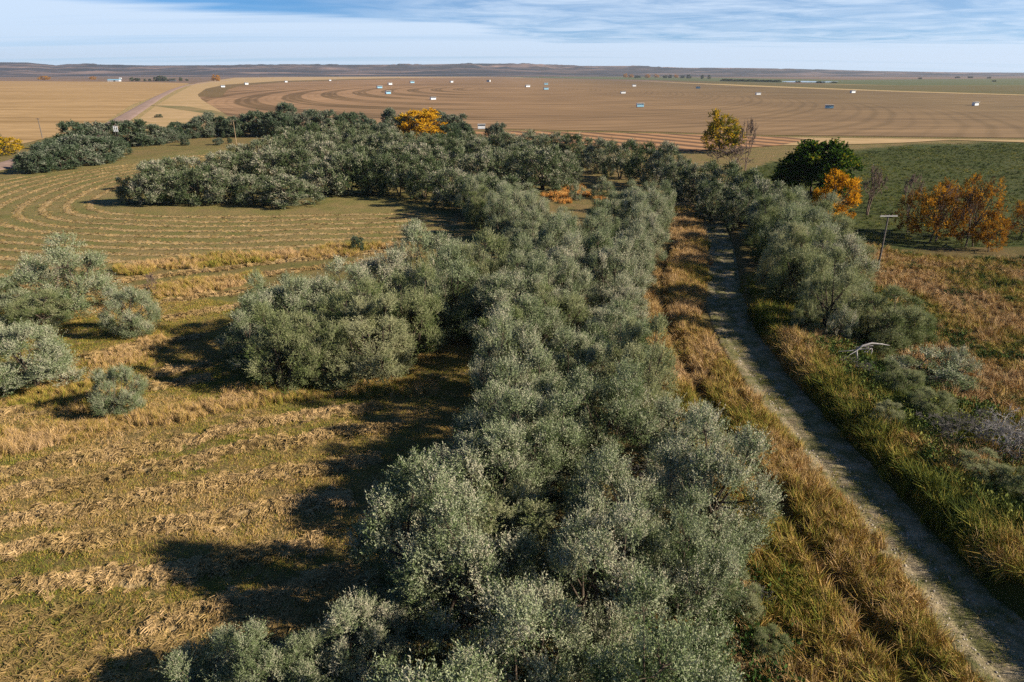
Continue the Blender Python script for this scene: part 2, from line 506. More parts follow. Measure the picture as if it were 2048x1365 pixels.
# the round field of cut alfalfa: rings of stubble and regrowth about its middle
def pivot_mat():
    m, t, b, _ = mat_base('round_field', 0.95)
    p = pos(t)
    c = P(1010, 178)
    e = P(400, 190)
    rx = abs(e[0] - c[0])
    ry = c[1] - P(1000, 268)[1]
    q = vmul(t, p, (1 / rx, 1 / ry, 0), (-c[0] / rx, -c[1] / ry, 0))
    ln = N(t, 'ShaderNodeVectorMath', operation='LENGTH')
    L(t, q, ln.inputs[0])
    r = ln.outputs['Value']
    wv = noise(t, vmul(t, p, (0.006, 0.006, 1)), 1.0, 3)
    rr = math_node(t, 'ADD', r, math_node(t, 'MULTIPLY', math_node(t, 'SUBTRACT', wv, 0.5), 0.02))
    st = math_node(t, 'SINE', math_node(t, 'MULTIPLY', rr, 66.0))
    st2 = math_node(t, 'SINE', math_node(t, 'MULTIPLY', rr, 331.0))
    n1 = noise(t, vmul(t, p, (0.004, 0.01, 1)), 1.0, 4)
    n2 = noise(t, vmul(t, p, (0.012, 0.07, 1)), 1.0, 5, 0.65)
    xs = N(t, 'ShaderNodeSeparateXYZ')
    L(t, p, xs.inputs[0])
    lr = math_node(t, 'MULTIPLY_ADD', xs.outputs[0], 0.0013, 0.42, clamp=True)
    pink = mixc(t, lr, (0.345, 0.205, 0.108), (0.195, 0.130, 0.060))
    dark = mixc(t, lr, (0.165, 0.100, 0.045), (0.135, 0.090, 0.040))
    qx = N(t, 'ShaderNodeSeparateXYZ')
    L(t, q, qx.inputs[0])
    wedge = ramp(t, math_node(t, 'MULTIPLY_ADD', qx.outputs[0], -0.8, 0.35, clamp=True), [(0.30, 0.22), (0.55, 1.0)])
    amt = ramp(t, math_node(t, 'MULTIPLY_ADD', st, 0.5, 0.5), [(0.35, 0), (0.75, 1)])
    amt = math_node(t, 'MULTIPLY', math_node(t, 'MULTIPLY', amt, wedge), ramp(t, n1, [(0.30, 0.35), (0.6, 1.1)]))
    n3 = noise(t, vmul(t, p, (0.0025, 0.004, 1)), 1.0, 5, 0.65)
    amt = math_node(t, 'ADD', math_node(t, 'MULTIPLY', amt, 0.62), math_node(t, 'MULTIPLY', math_node(t, 'MULTIPLY_ADD', st2, 0.5, 0.5), 0.38))
    col = mixc(t, ramp(t, amt, [(0.25, 0), (0.75, 1)]), pink, dark)
    col = mixc(t, 1.0, col, ramp(t, n2, [(0.3, 0.60), (0.7, 1.25)]), 'MULTIPLY')
    col = mixc(t, 1.0, col, ramp(t, n3, [(0.3, 0.75), (0.7, 1.18)]), 'MULTIPLY')
    L(t, col, b.inputs['Base Color'])
    bump(t, b, n2, 0.4, 0.2)
    return m
M['pivot'] = pivot_mat()
sheet('round_field', [(404, 200), (396, 190), (412, 178), (450, 170), (560, 162.5), (700, 158.5), (850, 156), (1000, 154.3), (1100, 157.2), (1300, 164.5), (1500, 172), (1800, 184), (2100, 194), (2700, 214), (2700, 284), (2048, 277), (1800, 274), (1536, 271), (1300, 264.5), (1000, 259), (850, 268), (480, 250), (440, 222)], M['pivot'], 0.18)
M['ring'] = field_mat('dark_ring', (0.14, 0.095, 0.038), (0.20, 0.13, 0.055), (0.01, 0.03, 1), 1.0, 0.2, (0.1, 0.3, 1))
sheet('field_edge', [(398, 194), (396, 189), (412, 178), (450, 170), (560, 162.5), (700, 158.5), (800, 157.0), (800, 158.6), (700, 160.6), (560, 165.5), (480, 172.5), (455, 180), (446, 191), (440, 195)], M['ring'], 0.24)
M['greenfield'] = field_mat('green_far_field', (0.085, 0.105, 0.040), (0.13, 0.13, 0.05), (0.002, 0.01, 1), 1.0, 0.2, (0.02, 0.1, 1))
sheet('far_green_field', [(990, 153.6), (1100, 152.6), (1350, 154.5), (1700, 160.5), (1560, 166.5), (1300, 160.5), (1100, 156.6)], M['greenfield'], 0.22)
M['tanline'] = field_mat('bleached_edge', (0.46, 0.32, 0.15), (0.38, 0.27, 0.12), (0.01, 0.05, 1), 1.0, 0.2, (0.1, 0.3, 1))
sheet('field_margin', [(1270, 162.6), (1300, 163.5), (1500, 171), (1800, 182.6), (2100, 191.6), (2700, 210), (2700, 213), (2100, 193.4), (1800, 184.4), (1500, 173.6), (1380, 167.6)], M['tanline'], 0.26)
M['olivefield'] = field_mat('olive_field', (0.11, 0.095, 0.030), (0.15, 0.115, 0.045), (0.003, 0.02, 1), 1.0, 0.2, (0.03, 0.15, 1))
sheet('olive_field', [(1300, 161.0), (1560, 167), (1800, 172), (2100, 172), (2700, 180), (2700, 210), (2100, 191.5), (1800, 182.5), (1500, 170.6)], M['olivefield'], 0.20)
sheet('far_pasture', [(1640, 161), (1850, 159), (2100, 156.8), (2700, 156), (2700, 179), (2100, 171.6), (1800, 171.6), (1600, 166)], M['greenfield'], 0.16)
M['water'] = plain('water', (0.30, 0.36, 0.42), 0.15, 0.1, 0.02)
sheet('far_pond', [(1556, 163.2), (1600, 162.4), (1680, 164.0), (1650, 165.4), (1580, 165.0)], M['water'], 0.3)
# rows of stubble along the near edge of the round field
def rows_mat():
    m, t, b, _ = mat_base('swath_rows', 0.95)
    p = pos(t)
    w = N(t, 'ShaderNodeTexWave', wave_type='BANDS', bands_direction='DIAGONAL')
    w.inputs['Scale'].default_value = 1.0
    w.inputs['Distortion'].default_value = 0.5
    w.inputs['Detail'].default_value = 3
    w.inputs['Detail Scale'].default_value = 1.5
    L(t, vmul(t, p, (0.0375, 0.028, 0)), w.inputs['Vector'])
    n2 = noise(t, vmul(t, p, (0.2, 0.4, 1)), 1.0, 4)
    col = ramp(t, w.outputs['Fac'], [(0.25, (0.15, 0.085, 0.045)), (0.6, (0.40, 0.215, 0.10))])
    col = mixc(t, 1.0, col, ramp(t, n2, [(0.3, 0.7), (0.7, 1.15)]), 'MULTIPLY')
    L(t, col, b.inputs['Base Color'])
    bump(t, b, w.outputs['Fac'], 0.6, 0.5)
    return m
M['rows'] = rows_mat()
sheet('swath_strip', [(860, 268), (1000, 262.6), (1300, 268), (1560, 275), (1620, 280), (1560, 292), (1400, 303), (1290, 302), (1100, 285), (980, 276)], M['rows'], 0.22)
sheet('dry_margin', [(1560, 276), (1800, 278.5), (2048, 281), (2700, 288), (2700, 296), (2048, 286), (1900, 281), (1800, 287), (1650, 291), (1560, 292)], M['strip'], 0.21)
M['greenmeadow'] = field_mat('green_meadow', (0.060, 0.068, 0.014), (0.13, 0.095, 0.028), (0.03, 0.09, 1), 1.0, 0.5, (0.35, 0.9, 1))

# hills: a broken scarp all along the horizon
sky_u = [-1400, -600, -200, 0, 60, 115, 140, 300, 600, 850, 960, 1050, 1150, 1250, 1380, 1450, 1600, 1750, 1900, 2048, 2600, 3400]
sky_v = [128, 124, 126, 124.5, 125, 131, 128, 131, 130, 129, 127, 128, 132, 132, 137, 137, 139, 143, 145.2, 146, 146, 145]
na, nr = 900, 46
aa = np.linspace(rad(-50), rad(50), na)
rr = np.linspace(7000, 13500, nr)
A, Rr = np.meshgrid(aa, rr)
HX, HY = Rr * np.tan(A), Rr + 0 * A
uu = 1024 + F * np.tan(A) / CP
crest = CAM_H + 12000 * (np.tan(np.arctan((682.5 - np.interp(uu, sky_u, sky_v)) / F) - PITCH))
tt = np.clip((Rr - 7000) / (12000 - 7000), 0, 1.3)
gully = fbm(HX, HY, 0.0011, 5)
prof = smooth(0.0, 1.0, tt) ** 1.3
HZ = crest * prof * (0.72 + 0.56 * (gully - 0.22) * (1 - smooth(0.85, 1.0, tt))) + (np.abs(gully - 0.5) * -300 + 45) * prof * (1 - smooth(0.8, 1, tt))
HZ = np.where(tt >= 1.0, crest * (1 - (tt - 1.0)), np.minimum(HZ, crest * 1.0))
HZ = np.maximum(HZ, -3) - 2 * (tt <= 0.001)
hidx = np.arange(HX.size).reshape(HX.shape)
hq = np.stack([hidx[:-1, :-1], hidx[:-1, 1:], hidx[1:, 1:], hidx[1:, :-1]], -1).reshape(-1, 4)
def hill_mat():
    m, t, b, _ = mat_base('hill_scrub', 0.95)
    p = pos(t)
    n1 = noise(t, vmul(t, p, (0.0007, 0.0022, 0.006)), 1.0, 6, 0.65)
    n2 = noise(t, vmul(t, p, (0.004, 0.006, 0.02)), 1.0, 4, 0.6)
    col = ramp(t, n1, [(0.42, (0.020, 0.022, 0.022)), (0.52, (0.070, 0.052, 0.044)), (0.62, (0.26, 0.17, 0.13))])
    col = mixc(t, 1.0, col, ramp(t, n2, [(0.3, 0.6), (0.7, 1.2)]), 'MULTIPLY')
    L(t, col, b.inputs['Base Color'])
    return m
tag(ob('hills', make_mesh('hills', np.c_[HX.ravel(), HY.ravel(), HZ.ravel()], hq, hill_mat(), None, True)), kind='structure')

# gravel road
def strip_mesh(name, line, halfw, mat, zfun, nx=9, crown=0.0, lift=0.06, edge=0.0):
    line = np.asarray(line)
    tn = np.gradient(line, axis=0)
    tn /= np.linalg.norm(tn, axis=1)[:, None]
    nm = np.c_[tn[:, 1], -tn[:, 0]]
    s = np.linspace(-1, 1, nx)
    hw = np.broadcast_to(halfw, (len(line),))
    wig = 1 + 0.16 * (fbm(line[:, 0], line[:, 1], 0.35) - 0.5)[:, None] * (np.abs(s)[None, :] > 0.9) * edge
    PX = line[:, 0][:, None] + nm[:, 0][:, None] * s * hw[:, None] * wig
    PY = line[:, 1][:, None] + nm[:, 1][:, None] * s * hw[:, None] * wig
    PZ = zfun(PX, PY) + lift * (1 - 1.6 * (np.abs(s) > 0.99)) + crown * (1 - s ** 2)
    ii = np.arange(PX.size).reshape(PX.shape)
    q = np.stack([ii[:-1, :-1], ii[:-1, 1:], ii[1:, 1:], ii[1:, :-1]], -1).reshape(-1, 4)
    me = make_mesh(name, np.c_[PX.ravel(), PY.ravel(), PZ.ravel()], q, mat, None, True)
    if me.polygons[0].normal.z < 0:
        me.flip_normals()
    return me
M['gravel'] = field_mat('gravel_road', (0.34, 0.235, 0.19), (0.28, 0.19, 0.145), (0.06, 0.06, 1), 1.0, 0.1, (0.5, 0.5, 1))
road_px = [(-260, 378), (0, 336), (60, 318), (120, 296), (180, 272), (238, 243), (290, 211), (318, 194), (344, 181), (366, 173), (386, 169), (420, 164.5), (460, 161)]
RL = world_line(road_px, 8.0, 4)
tag(ob('gravel_road', strip_mesh('gravel_road', RL, 6.6, M['gravel'], lambda x, y: 0 * x, 7, 0.12, 0.30)), kind='structure')
def track_mat():
    m, t, b, _ = mat_base('dirt_track', 0.95)
    p = pos(t)
    n1 = noise(t, p, 0.5, 5, 0.65)
    n2 = noise(t, p, 5.0, 5, 0.7)
    n3 = noise(t, p, 24.0, 3, 0.6)
    dirt = ramp(t, n2, [(0.3, (0.19, 0.148, 0.085)), (0.7, (0.48, 0.385, 0.245))])
    grn = ramp(t, n2, [(0.3, (0.055, 0.070, 0.020)), (0.7, (0.19, 0.175, 0.065))])
    col = mixc(t, ramp(t, n1, [(0.40, 0.05), (0.58, 0.9)]), dirt, grn)
    col = mixc(t, 1.0, col, ramp(t, n3, [(0.3, 0.6), (0.7, 1.25)]), 'MULTIPLY')
    L(t, col, b.inputs['Base Color'])
    bump(t, b, math_node(t, 'ADD', n2, math_node(t, 'MULTIPLY', n3, 0.4)), 0.8, 0.12)
    return m
M['track'] = track_mat()
TL = resample(TRACK, 0.7)
tag(ob('dirt_track', strip_mesh('dirt_track', TL, 2.6, M['track'], lambda x, y: H(x, y) - 0.09 * np.exp(-((np.abs(polydist(x, y, TRACK)[0] + 0.3) - 0.85) / 0.33) ** 2) + 0.05 * fbm(x, y, 1.6, 2), 25, 0.0, 0.10, 1.0)), kind='structure')

# ------------------------------------------------------------------ trees
def unit(a):
    return a / (np.linalg.norm(a, axis=-1, keepdims=True) + 1e-9)
def leaves_from_twigs(r, o, d, ln, nl, ll, lw, tint, face=None):
    """narrow leaves set along every twig"""
    n = len(o)
    s = (np.arange(nl) + r.random((n, nl))) / nl
    base = o[:, None] + d[:, None] * (s * ln[:, None])[..., None]
    dirs = unit(d[:, None] * 0.75 + r.normal(0, 0.62, (n, nl, 3)))
    fz = r.normal(0, 1, (n, nl, 3)) if face is None else face[:, None] + r.normal(0, 0.55, (n, nl, 3))
    side = unit(np.cross(dirs, fz))
    L_ = (ll * r.uniform(0.7, 1.25, (n, nl)))[..., None]
    W_ = (lw * r.uniform(0.8, 1.25, (n, nl)))[..., None]
    mid = base + dirs * L_ * 0.5
    v = np.stack([base, mid + side * W_ * 0.5, base + dirs * L_, mid - side * W_ * 0.5], 2).reshape(-1, 3)
    q = np.arange(n * nl * 4).reshape(-1, 4)
    t = np.clip(np.repeat(tint, nl) + r.normal(0, 0.16, n * nl), 0, 1)
    return v, q, t
def tree_parts(seed, Ht=9.0, R=4.3, lobes=14, clumps=30, twigs=13, nl=14, ll=0.145, lw=0.052, spiky=0.75, low=-0.03, lob=0.36, bare=0.0, stems=3, tw=(0.45, 0.95), tcen=0.5, tspread=0.2, wood='bark', leaf='olive', inner=0.15):
    r = np.random.default_rng(seed)
    LC, LR = [], []
    a0 = r.random() * 7
    for i in range(lobes):
        f = (i + 0.5) / lobes
        zf = low + 0.10 + (0.80 - low) * f ** 1.2 + r.uniform(-.07, .07)
        rad_ = R * (math.sqrt(max(0.02, 1 - ((zf - 0.35) / 0.65) ** 2)) if zf > 0.35 else 0.82 + 0.5 * zf)
        a = a0 + i * 2.39996 + r.uniform(-.35, .35)
        k = r.uniform(0.42, 0.86)
        LC.append((math.cos(a) * rad_ * k, math.sin(a) * rad_ * k, zf * Ht * r.uniform(0.86, 1.12)))
        LR.append(R * lob * r.uniform(0.72, 1.25) * (1.0 if zf < 0.7 else 0.8))
    LC, LR = np.array(LC), np.array(LR)
    n = lobes * clumps
    li = np.repeat(np.arange(lobes), clumps)
    out = unit(LC - np.array((0, 0, 0.30 * Ht)))
    dr = unit(r.normal(0, 1, (n, 3)) + out[li] * 0.75 + np.array((0, 0, 0.15)))
    dep = np.where(r.random(n) < inner, r.uniform(0.1, 0.5, n), r.uniform(0.70, 1.08, n))
    cp_ = LC[li] + dr * (LR[li] * dep)[:, None]
    keep = (cp_[:, 2] > 0.05 * Ht) & (r.random(n) > bare)
    cp_, dr, li = cp_[keep], dr[keep], li[keep]
    n = len(cp_)
    ct = np.clip(tcen + r.normal(0, tspread, n) + 0.16 * (r.random(lobes) - 0.5)[li] + 0.16 * np.clip(dr[:, 2], -0.6, 1) - 0.05, 0.02, 0.98)  # upward-facing sprays get a paler tint, downward-facing ones a darker one
    ti = np.repeat(np.arange(n), twigs)
    m = len(ti)
    o = cp_[ti] + r.normal(0, 0.22 * R / 4.3, (m, 3))
    d = unit(dr[ti] * 0.75 + np.array((0, 0, spiky)) + r.normal(0, 0.42, (m, 3)))
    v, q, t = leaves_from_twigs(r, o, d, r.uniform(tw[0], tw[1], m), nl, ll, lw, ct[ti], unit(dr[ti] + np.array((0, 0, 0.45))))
    v[:, 2] = np.maximum(v[:, 2], 0.05)
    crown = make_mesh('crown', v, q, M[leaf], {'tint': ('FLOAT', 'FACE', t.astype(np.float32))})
    lines = []
    st = []
    for k in range(stems):
        a = k * 6.283 / stems + r.random()
        top = np.array((math.cos(a) * R * 0.22, math.sin(a) * R * 0.22, Ht * 0.34))
        b0 = np.array((math.cos(a) * 0.14, math.sin(a) * 0.14, -0.15))
        mid = (b0 + top) / 2 + r.normal(0, 0.15, 3)
        lines.append(([b0, mid, top], [0.17, 0.13, 0.11]))
        st.append(top)
    for i in range(lobes):
        s0 = st[int(np.argmin([np.linalg.norm(LC[i] - s) for s in st]))]
        if LC[i][2] < s0[2]:
            s0 = s0 * 0.55
        md = (s0 + LC[i]) / 2 + r.normal(0, 0.3, 3)
        lines.append(([s0, md, LC[i]], [0.10, 0.07, 0.045]))
        for j in np.flatnonzero(li == i)[:max(6, clumps // 3)]:
            lines.append(([LC[i], (LC[i] + cp_[j]) / 2 + r.normal(0, 0.12, 3), cp_[j] + dr[j] * 0.35], [0.035, 0.024, 0.010]))
    for i in r.permutation(lobes)[:7]:            # bare limbs that stick out of the crown
        dd = unit(out[i] + r.normal(0, 0.35, 3))
        p0 = LC[i] + dd * LR[i] * 0.3
        lines.append(([p0, p0 + dd * LR[i] * 0.6 + r.normal(0, .1, 3), p0 + dd * LR[i] * 1.15], [0.045, 0.032, 0.014]))
        for _k in range(4):
            e = unit(dd + r.normal(0, 0.6, 3)) * LR[i] * r.uniform(0.3, 0.6)
            b0 = p0 + dd * LR[i] * r.uniform(0.4, 0.9)
            lines.append(([b0, b0 + e * 0.5 + r.normal(0, .05, 3), b0 + e], [0.022, 0.016, 0.008]))
    tv, tq = tubes(lines, 5)
    return make_mesh('trunk', tv, tq, M[wood], None, True), crown, Ht, R
def bare_parts(seed, Ht=9.0, R=2.6, depth=5, stems=1, mat='grey_bark', spread=0.5, thick=0.16, up=0.35, n0=4, thin=0.012):
    r = np.random.default_rng(seed)
    low, fine = [], []
    def grow(p, d, ln, rad_, k):
        pts, rr = [p], [rad_]
        for s in range(3):
            d = d + r.normal(0, 0.13, 3) + np.array((0, 0, up * 0.12))
            d = d / np.linalg.norm(d)
            p = p + d * ln / 3
            pts.append(p)
            rr.append(rad_ * (1 - 0.13 * (s + 1)))
        (low if k >= depth - 1 else fine).append((pts, rr))
        if k <= 0:
            return
        for c in range(r.integers(2, n0) + (1 if k < 3 else 0)):
            nd = d + r.normal(0, spread, 3) + np.array((0, 0, up * 0.4))
            q = pts[-1] if c < 2 else pts[-2]
            grow(np.array(q), nd / np.linalg.norm(nd), ln * r.uniform(0.6, 0.85), max(thin, rad_ * 0.60), k - 1)
    for s in range(stems):
        a = s * 6.283 / stems + r.random()
        d = np.array((math.cos(a) * 0.3 * (stems > 1), math.sin(a) * 0.3 * (stems > 1), 1.0))
        grow(np.array((math.cos(a) * 0.15, math.sin(a) * 0.15, -0.1)), d / np.linalg.norm(d), Ht * 0.34, thick, depth)
    allp = np.concatenate([np.array(p) for p, _ in low + fine])
    k = Ht / allp[:, 2].max()
    kr = R / np.percentile(np.hypot(allp[:, 0], allp[:, 1]), 96)
    sc = np.array((kr, kr, k))
    def msh(nm, lines, sides):
        v, q = tubes([(np.array(p) * sc, w) for p, w in lines], sides)
        return make_mesh(nm, v, q, M[mat], None, True)
    return msh('trunk', low, 6), msh('branches', fine, 4), Ht, R

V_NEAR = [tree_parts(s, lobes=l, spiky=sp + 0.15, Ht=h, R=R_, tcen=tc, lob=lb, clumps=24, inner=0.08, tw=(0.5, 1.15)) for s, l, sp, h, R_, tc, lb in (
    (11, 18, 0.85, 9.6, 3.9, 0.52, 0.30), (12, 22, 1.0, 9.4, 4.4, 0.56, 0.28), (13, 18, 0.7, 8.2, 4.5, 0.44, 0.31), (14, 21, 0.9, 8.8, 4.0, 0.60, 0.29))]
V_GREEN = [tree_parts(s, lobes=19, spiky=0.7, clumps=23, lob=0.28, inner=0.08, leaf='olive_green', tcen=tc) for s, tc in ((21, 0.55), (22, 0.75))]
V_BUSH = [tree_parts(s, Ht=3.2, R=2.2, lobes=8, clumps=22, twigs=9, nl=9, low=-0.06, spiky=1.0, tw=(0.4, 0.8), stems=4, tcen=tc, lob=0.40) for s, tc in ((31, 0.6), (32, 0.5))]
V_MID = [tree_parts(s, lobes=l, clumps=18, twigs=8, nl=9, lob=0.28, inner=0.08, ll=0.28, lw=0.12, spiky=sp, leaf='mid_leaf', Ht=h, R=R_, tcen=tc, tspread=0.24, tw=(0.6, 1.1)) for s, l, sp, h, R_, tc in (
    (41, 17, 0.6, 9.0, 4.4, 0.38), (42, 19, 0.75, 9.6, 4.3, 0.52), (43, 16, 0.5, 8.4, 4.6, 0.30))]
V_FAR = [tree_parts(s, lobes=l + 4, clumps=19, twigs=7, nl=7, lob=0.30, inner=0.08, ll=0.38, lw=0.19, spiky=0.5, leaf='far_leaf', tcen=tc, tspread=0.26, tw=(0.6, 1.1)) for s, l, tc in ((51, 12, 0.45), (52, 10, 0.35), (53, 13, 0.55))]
V_ORANGE = [tree_parts(s, lobes=18, clumps=14, twigs=7, nl=7, ll=0.26, lw=0.19, spiky=0.7, leaf='orange', bare=0.06, low=0.0, lob=0.29, tspread=0.3, stems=2) for s in (61, 62)]
V_GOLD = [tree_parts(64, lobes=20, clumps=15, twigs=7, nl=8, ll=0.30, lw=0.24, spiky=0.7, leaf='gold', low=0.0, lob=0.29, tspread=0.25, stems=2)]
V_RUST = [tree_parts(s, lobes=17, clumps=13, twigs=7, nl=6, ll=0.22, lw=0.17, spiky=0.35, leaf='rust', bare=0.24, low=0.12, stems=1, tcen=0.52, tspread=0.32, lob=0.30) for s in (71, 72, 73)]
V_YELLOW = [tree_parts(s, lobes=20, clumps=13, twigs=6, nl=7, ll=0.30, lw=0.24, spiky=0.4, leaf='yellow', bare=0.06, low=0.1, tcen=tc, tspread=0.3) for s, tc in ((83, 0.62), (82, 0.8))]
V_COTTON = [tree_parts(91, lobes=18, clumps=26, twigs=8, nl=8, ll=0.30, lw=0.26, spiky=0.3, leaf='green', low=0.12, stems=1, tcen=0.42, tspread=0.25, lob=0.34)]
V_BARE = [bare_parts(s, stems=st, R=R_, Ht=h, thick=th, thin=0.035, mat='twig') for s, st, R_, h, th in ((101, 2, 2.2, 9, 0.14), (102, 3, 3.5, 6, 0.08), (103, 2, 3.0, 8, 0.12))]
V_DEAD = [bare_parts(s, stems=4, R=2.4, Ht=2.8, depth=5, mat='dead_wood', spread=0.75, thick=0.055, up=0.08, thin=0.010) for s in (111, 112)] + [bare_parts(113, stems=4, R=2.6, Ht=2.6, depth=5, mat='dead_twig', spread=0.75, thick=0.06, up=0.05, n0=4)]

rng = np.random.default_rng(77)
TREES = []
def plant(kind, x, y, h, w, label, group=None, name='silver_leaved_tree', cat='tree', rz=None, var=None, sink=0.0):
    tm, cm, H0, R0 = kind[int(rng.integers(len(kind))) if var is None else var % len(kind)]
    root = empty(name, (float(x), float(y), float(H(x, y)) - sink), rng.random() * 6.28 if rz is None else rz)
    root.scale = (w / (2 * R0), w / (2 * R0), h / H0)
    tag(root, label, cat, group)
    ob('trunk', tm, root)
    ob('branches' if cm.name.startswith('branches') else 'crown', cm, root)
    TREES.append(root)
    return root
def plant_px(kind, u, vb, vt, w, label, group=None, **kw):
    """a plant whose foot shows at row vb, top at row vt and crown spans w pixels"""
    p = P(u, vb)
    _, _, zc_ = proj(p[0], p[1], 3.0)
    wm = w * zc_ / F
    k = 1 + 0.34 * wm / np.hypot(*p)
    x, y = p[0] * k, p[1] * k
    h = z_at(y, vt)
    return plant(kind, x, y, max(h, 0.8), wm, label, group, **kw)
ORD = ['first', 'second', 'third', 'fourth', 'fifth', 'sixth', 'seventh', 'eighth', 'ninth', 'tenth', 'eleventh', 'twelfth', 'thirteenth', 'fourteenth', 'fifteenth', 'sixteenth', 'seventeenth', 'eighteenth', 'nineteenth', 'twentieth']
TENS = {20: 'twenty', 30: 'thirty', 40: 'forty', 50: 'fifty', 60: 'sixty', 70: 'seventy'}
def nth(i):
    if i < 20:
        return ORD[i]
    n = i + 1
    if n % 10 == 0:
        return TENS[n].replace('ty', 'tieth')
    return TENS[n - n % 10] + '-' + ORD[n % 10 - 1]
def row(kind, items, text, group, **kw):
    for i, it in enumerate(items):
        plant_px(kind, *it, text % nth(i), group, **kw)

def plant_dead(u, vb, vt, w, label, var, name='dead_bush'):
    return plant_px(V_DEAD, u, vb, vt, w, label, None, name=name, cat='dead bush', var=var)
# clump standing alone in the mown meadow on the left
G_MEADOW = 'silvery trees standing in the mown meadow'
plant_px(V_NEAR, 150, 640, 497, 185, 'large silvery tree at the back of the small clump in the mown meadow', G_MEADOW, var=2)
plant_px(V_NEAR, 20, 665, 560, 130, 'silvery tree cut by the picture edge behind the meadow clump', G_MEADOW, var=0)
plant_px(V_GREEN, 88, 672, 592, 120, 'yellowish green tree in the middle of the meadow clump', G_MEADOW, var=0)
plant_px(V_NEAR, 78, 795, 655, 185, 'broad silvery tree at the front of the meadow clump', G_MEADOW, var=3)
plant_px(V_NEAR, 272, 682, 578, 102, 'round pale tree on the right side of the meadow clump', G_MEADOW, var=1)
plant_px(V_NEAR, 247, 840, 736, 100, 'small young silvery tree alone before the strip of tall dry grass', G_MEADOW, name='silver_leaved_shrub', cat='shrub', var=1)
plant_px(V_NEAR, -70, 740, 610, 150, 'silvery tree beyond the edge beside the meadow clump', G_MEADOW, var=1)
plant_px(V_FAR, 715, 505, 473, 26, 'tiny dark green shrub on the grassy line across the meadow', None, name='small_shrub', cat='shrub', var=1)
plant_px([V_BARE[1]], 308, 588, 545, 36, 'small leafless grey bush in the mown meadow', None, name='leafless_bush', cat='bush')

# island of trees between meadow and tree belt
G_ISLAND = 'trees of the rounded grove jutting into the meadow'
isl = [((520, 745, 610, 120), V_NEAR), ((575, 795, 640, 150), V_GREEN), ((600, 725, 575, 150), V_NEAR), ((665, 785, 650, 130), V_GREEN), ((690, 700, 545, 150), V_NEAR), ((755, 780, 625, 165), V_GREEN), ((720, 745, 585, 150), V_GREEN), ((780, 670, 520, 150), V_NEAR), ((830, 735, 570, 140), V_GREEN), ((860, 640, 465, 150), V_NEAR), ((905, 690, 535, 140), V_NEAR), ((965, 645, 485, 115), V_GREEN), ((930, 595, 500, 100), V_NEAR), ((985, 690, 560, 110), V_NEAR), ((550, 690, 570, 110), V_NEAR)]
isl_l = ['silvery tree at the tip of the grove jutting into the meadow', 'yellow-green tree low at the front corner of the meadow grove', 'silvery tree behind the tip of the meadow grove', 'green tree in the front row of the meadow grove beside its dark hollow', 'tall silvery tree on the back edge of the meadow grove', 'broad yellow-green tree in the middle front of the meadow grove', 'green tree in the heart of the meadow grove', 'silvery tree on the back edge of the grove behind its broad green tree', 'green tree at the grove front beside the black shadow of the belt', 'tallest pale tree on the crest of the meadow grove', 'silvery tree on the shadow side of the grove below its crest', 'bright green tree standing between the grove crest and the tree belt', 'pale tree half hidden behind the crest of the meadow grove', 'silvery tree joining the meadow grove to the tree belt', 'pale tree on the back shoulder near the tip of the grove']
for (it, k), lb in zip(isl, isl_l):
    it = (it[0], it[1], it[2] - 10, it[3] * 1.08)
    plant_px(k, *it, lb, G_ISLAND)

# fill of the long belt from the camera to the bend of the track
def fill(poly, dmin, seed, nmax=400, vis=None):
    r = np.random.default_rng(seed)
    pts = np.array([P(*q) for q in poly])
    lo, hi = pts.min(0), pts.max(0)
    got = []
    for _ in range(9000):
        q = lo + r.random(2) * (hi - lo)
        u, v, _z = proj(q[0], q[1])
        if not inpoly(u, v, poly):
            continue
        dm = dmin(u, v)
        if all((q[0] - g[0]) ** 2 + (q[1] - g[1]) ** 2 > dm * dm for g in got):
            got.append((q[0], q[1]))
            if len(got) >= nmax:
                break
    return got
BELT = [(925, 432), (985, 428), (1040, 455), (1080, 492), (1180, 498), (1290, 490), (1285, 560), (1255, 640), (1245, 700), (1285, 770), (1312, 860), (1368, 960), (1395, 1060), (1430, 1180), (1412, 1300), (1370, 1420), (1345, 1640), (900, 1640), (880, 1400), (880, 1270), (850, 1190), (890, 1100), (960, 1010), (1010, 920), (1010, 800), (1000, 720), (1040, 640), (1060, 560), (1010, 500)]
belt = fill(BELT, lambda u, v: 5.1 if v > 620 else 5.8, 4, 160)
belt.sort(key=lambda q: q[1])
def_side = {'meadow': [], 'middle': [], 'track': []}
for x, y in belt:
    u, v, _ = proj(x, y)
    us = [proj(a, b)[0] for a, b in belt if abs(b - y) < 6]
    k = (u - min(us)) / max(1, max(us) - min(us))
    side_ = 'meadow' if k < 0.33 else ('track' if k > 0.67 else 'middle')
    i = len(def_side[side_])
    def_side[side_].append((x, y))
    txt = {'meadow': 'silvery tree on the meadow side of the long belt, %s from the near end', 'middle': 'silvery tree in the middle of the long belt, %s from the near end', 'track': 'silvery tree on the track side of the long belt, %s from the near end'}[side_] % nth(i)
    if 1170 < u < 1305 and 985 < v < 1125:
        continue                                  # the gap where only a dead bush stands
    h = rng.uniform(5.4, 9.9) * (0.9 if v > 1000 else 1.0)
    kind = V_GREEN if rng.random() < 0.08 else V_NEAR
    plant(kind, x, y, h, rng.uniform(6.0, 8.2), txt, 'silvery trees of the long belt beside the track')
for it, vr, lb in (((845, 1280, 935, 280), 0, 'large silvery tree spreading over the meadow shadow, nearest the picture bottom'), ((965, 1110, 872, 260), 3, 'large pale crowned tree bulging from the meadow side of the belt'), ((1010, 1010, 800, 210), 1, 'silvery tree behind the large pale crowned tree of the belt')):
    plant_px(V_NEAR, *it, lb, 'silvery trees of the long belt beside the track', var=vr)

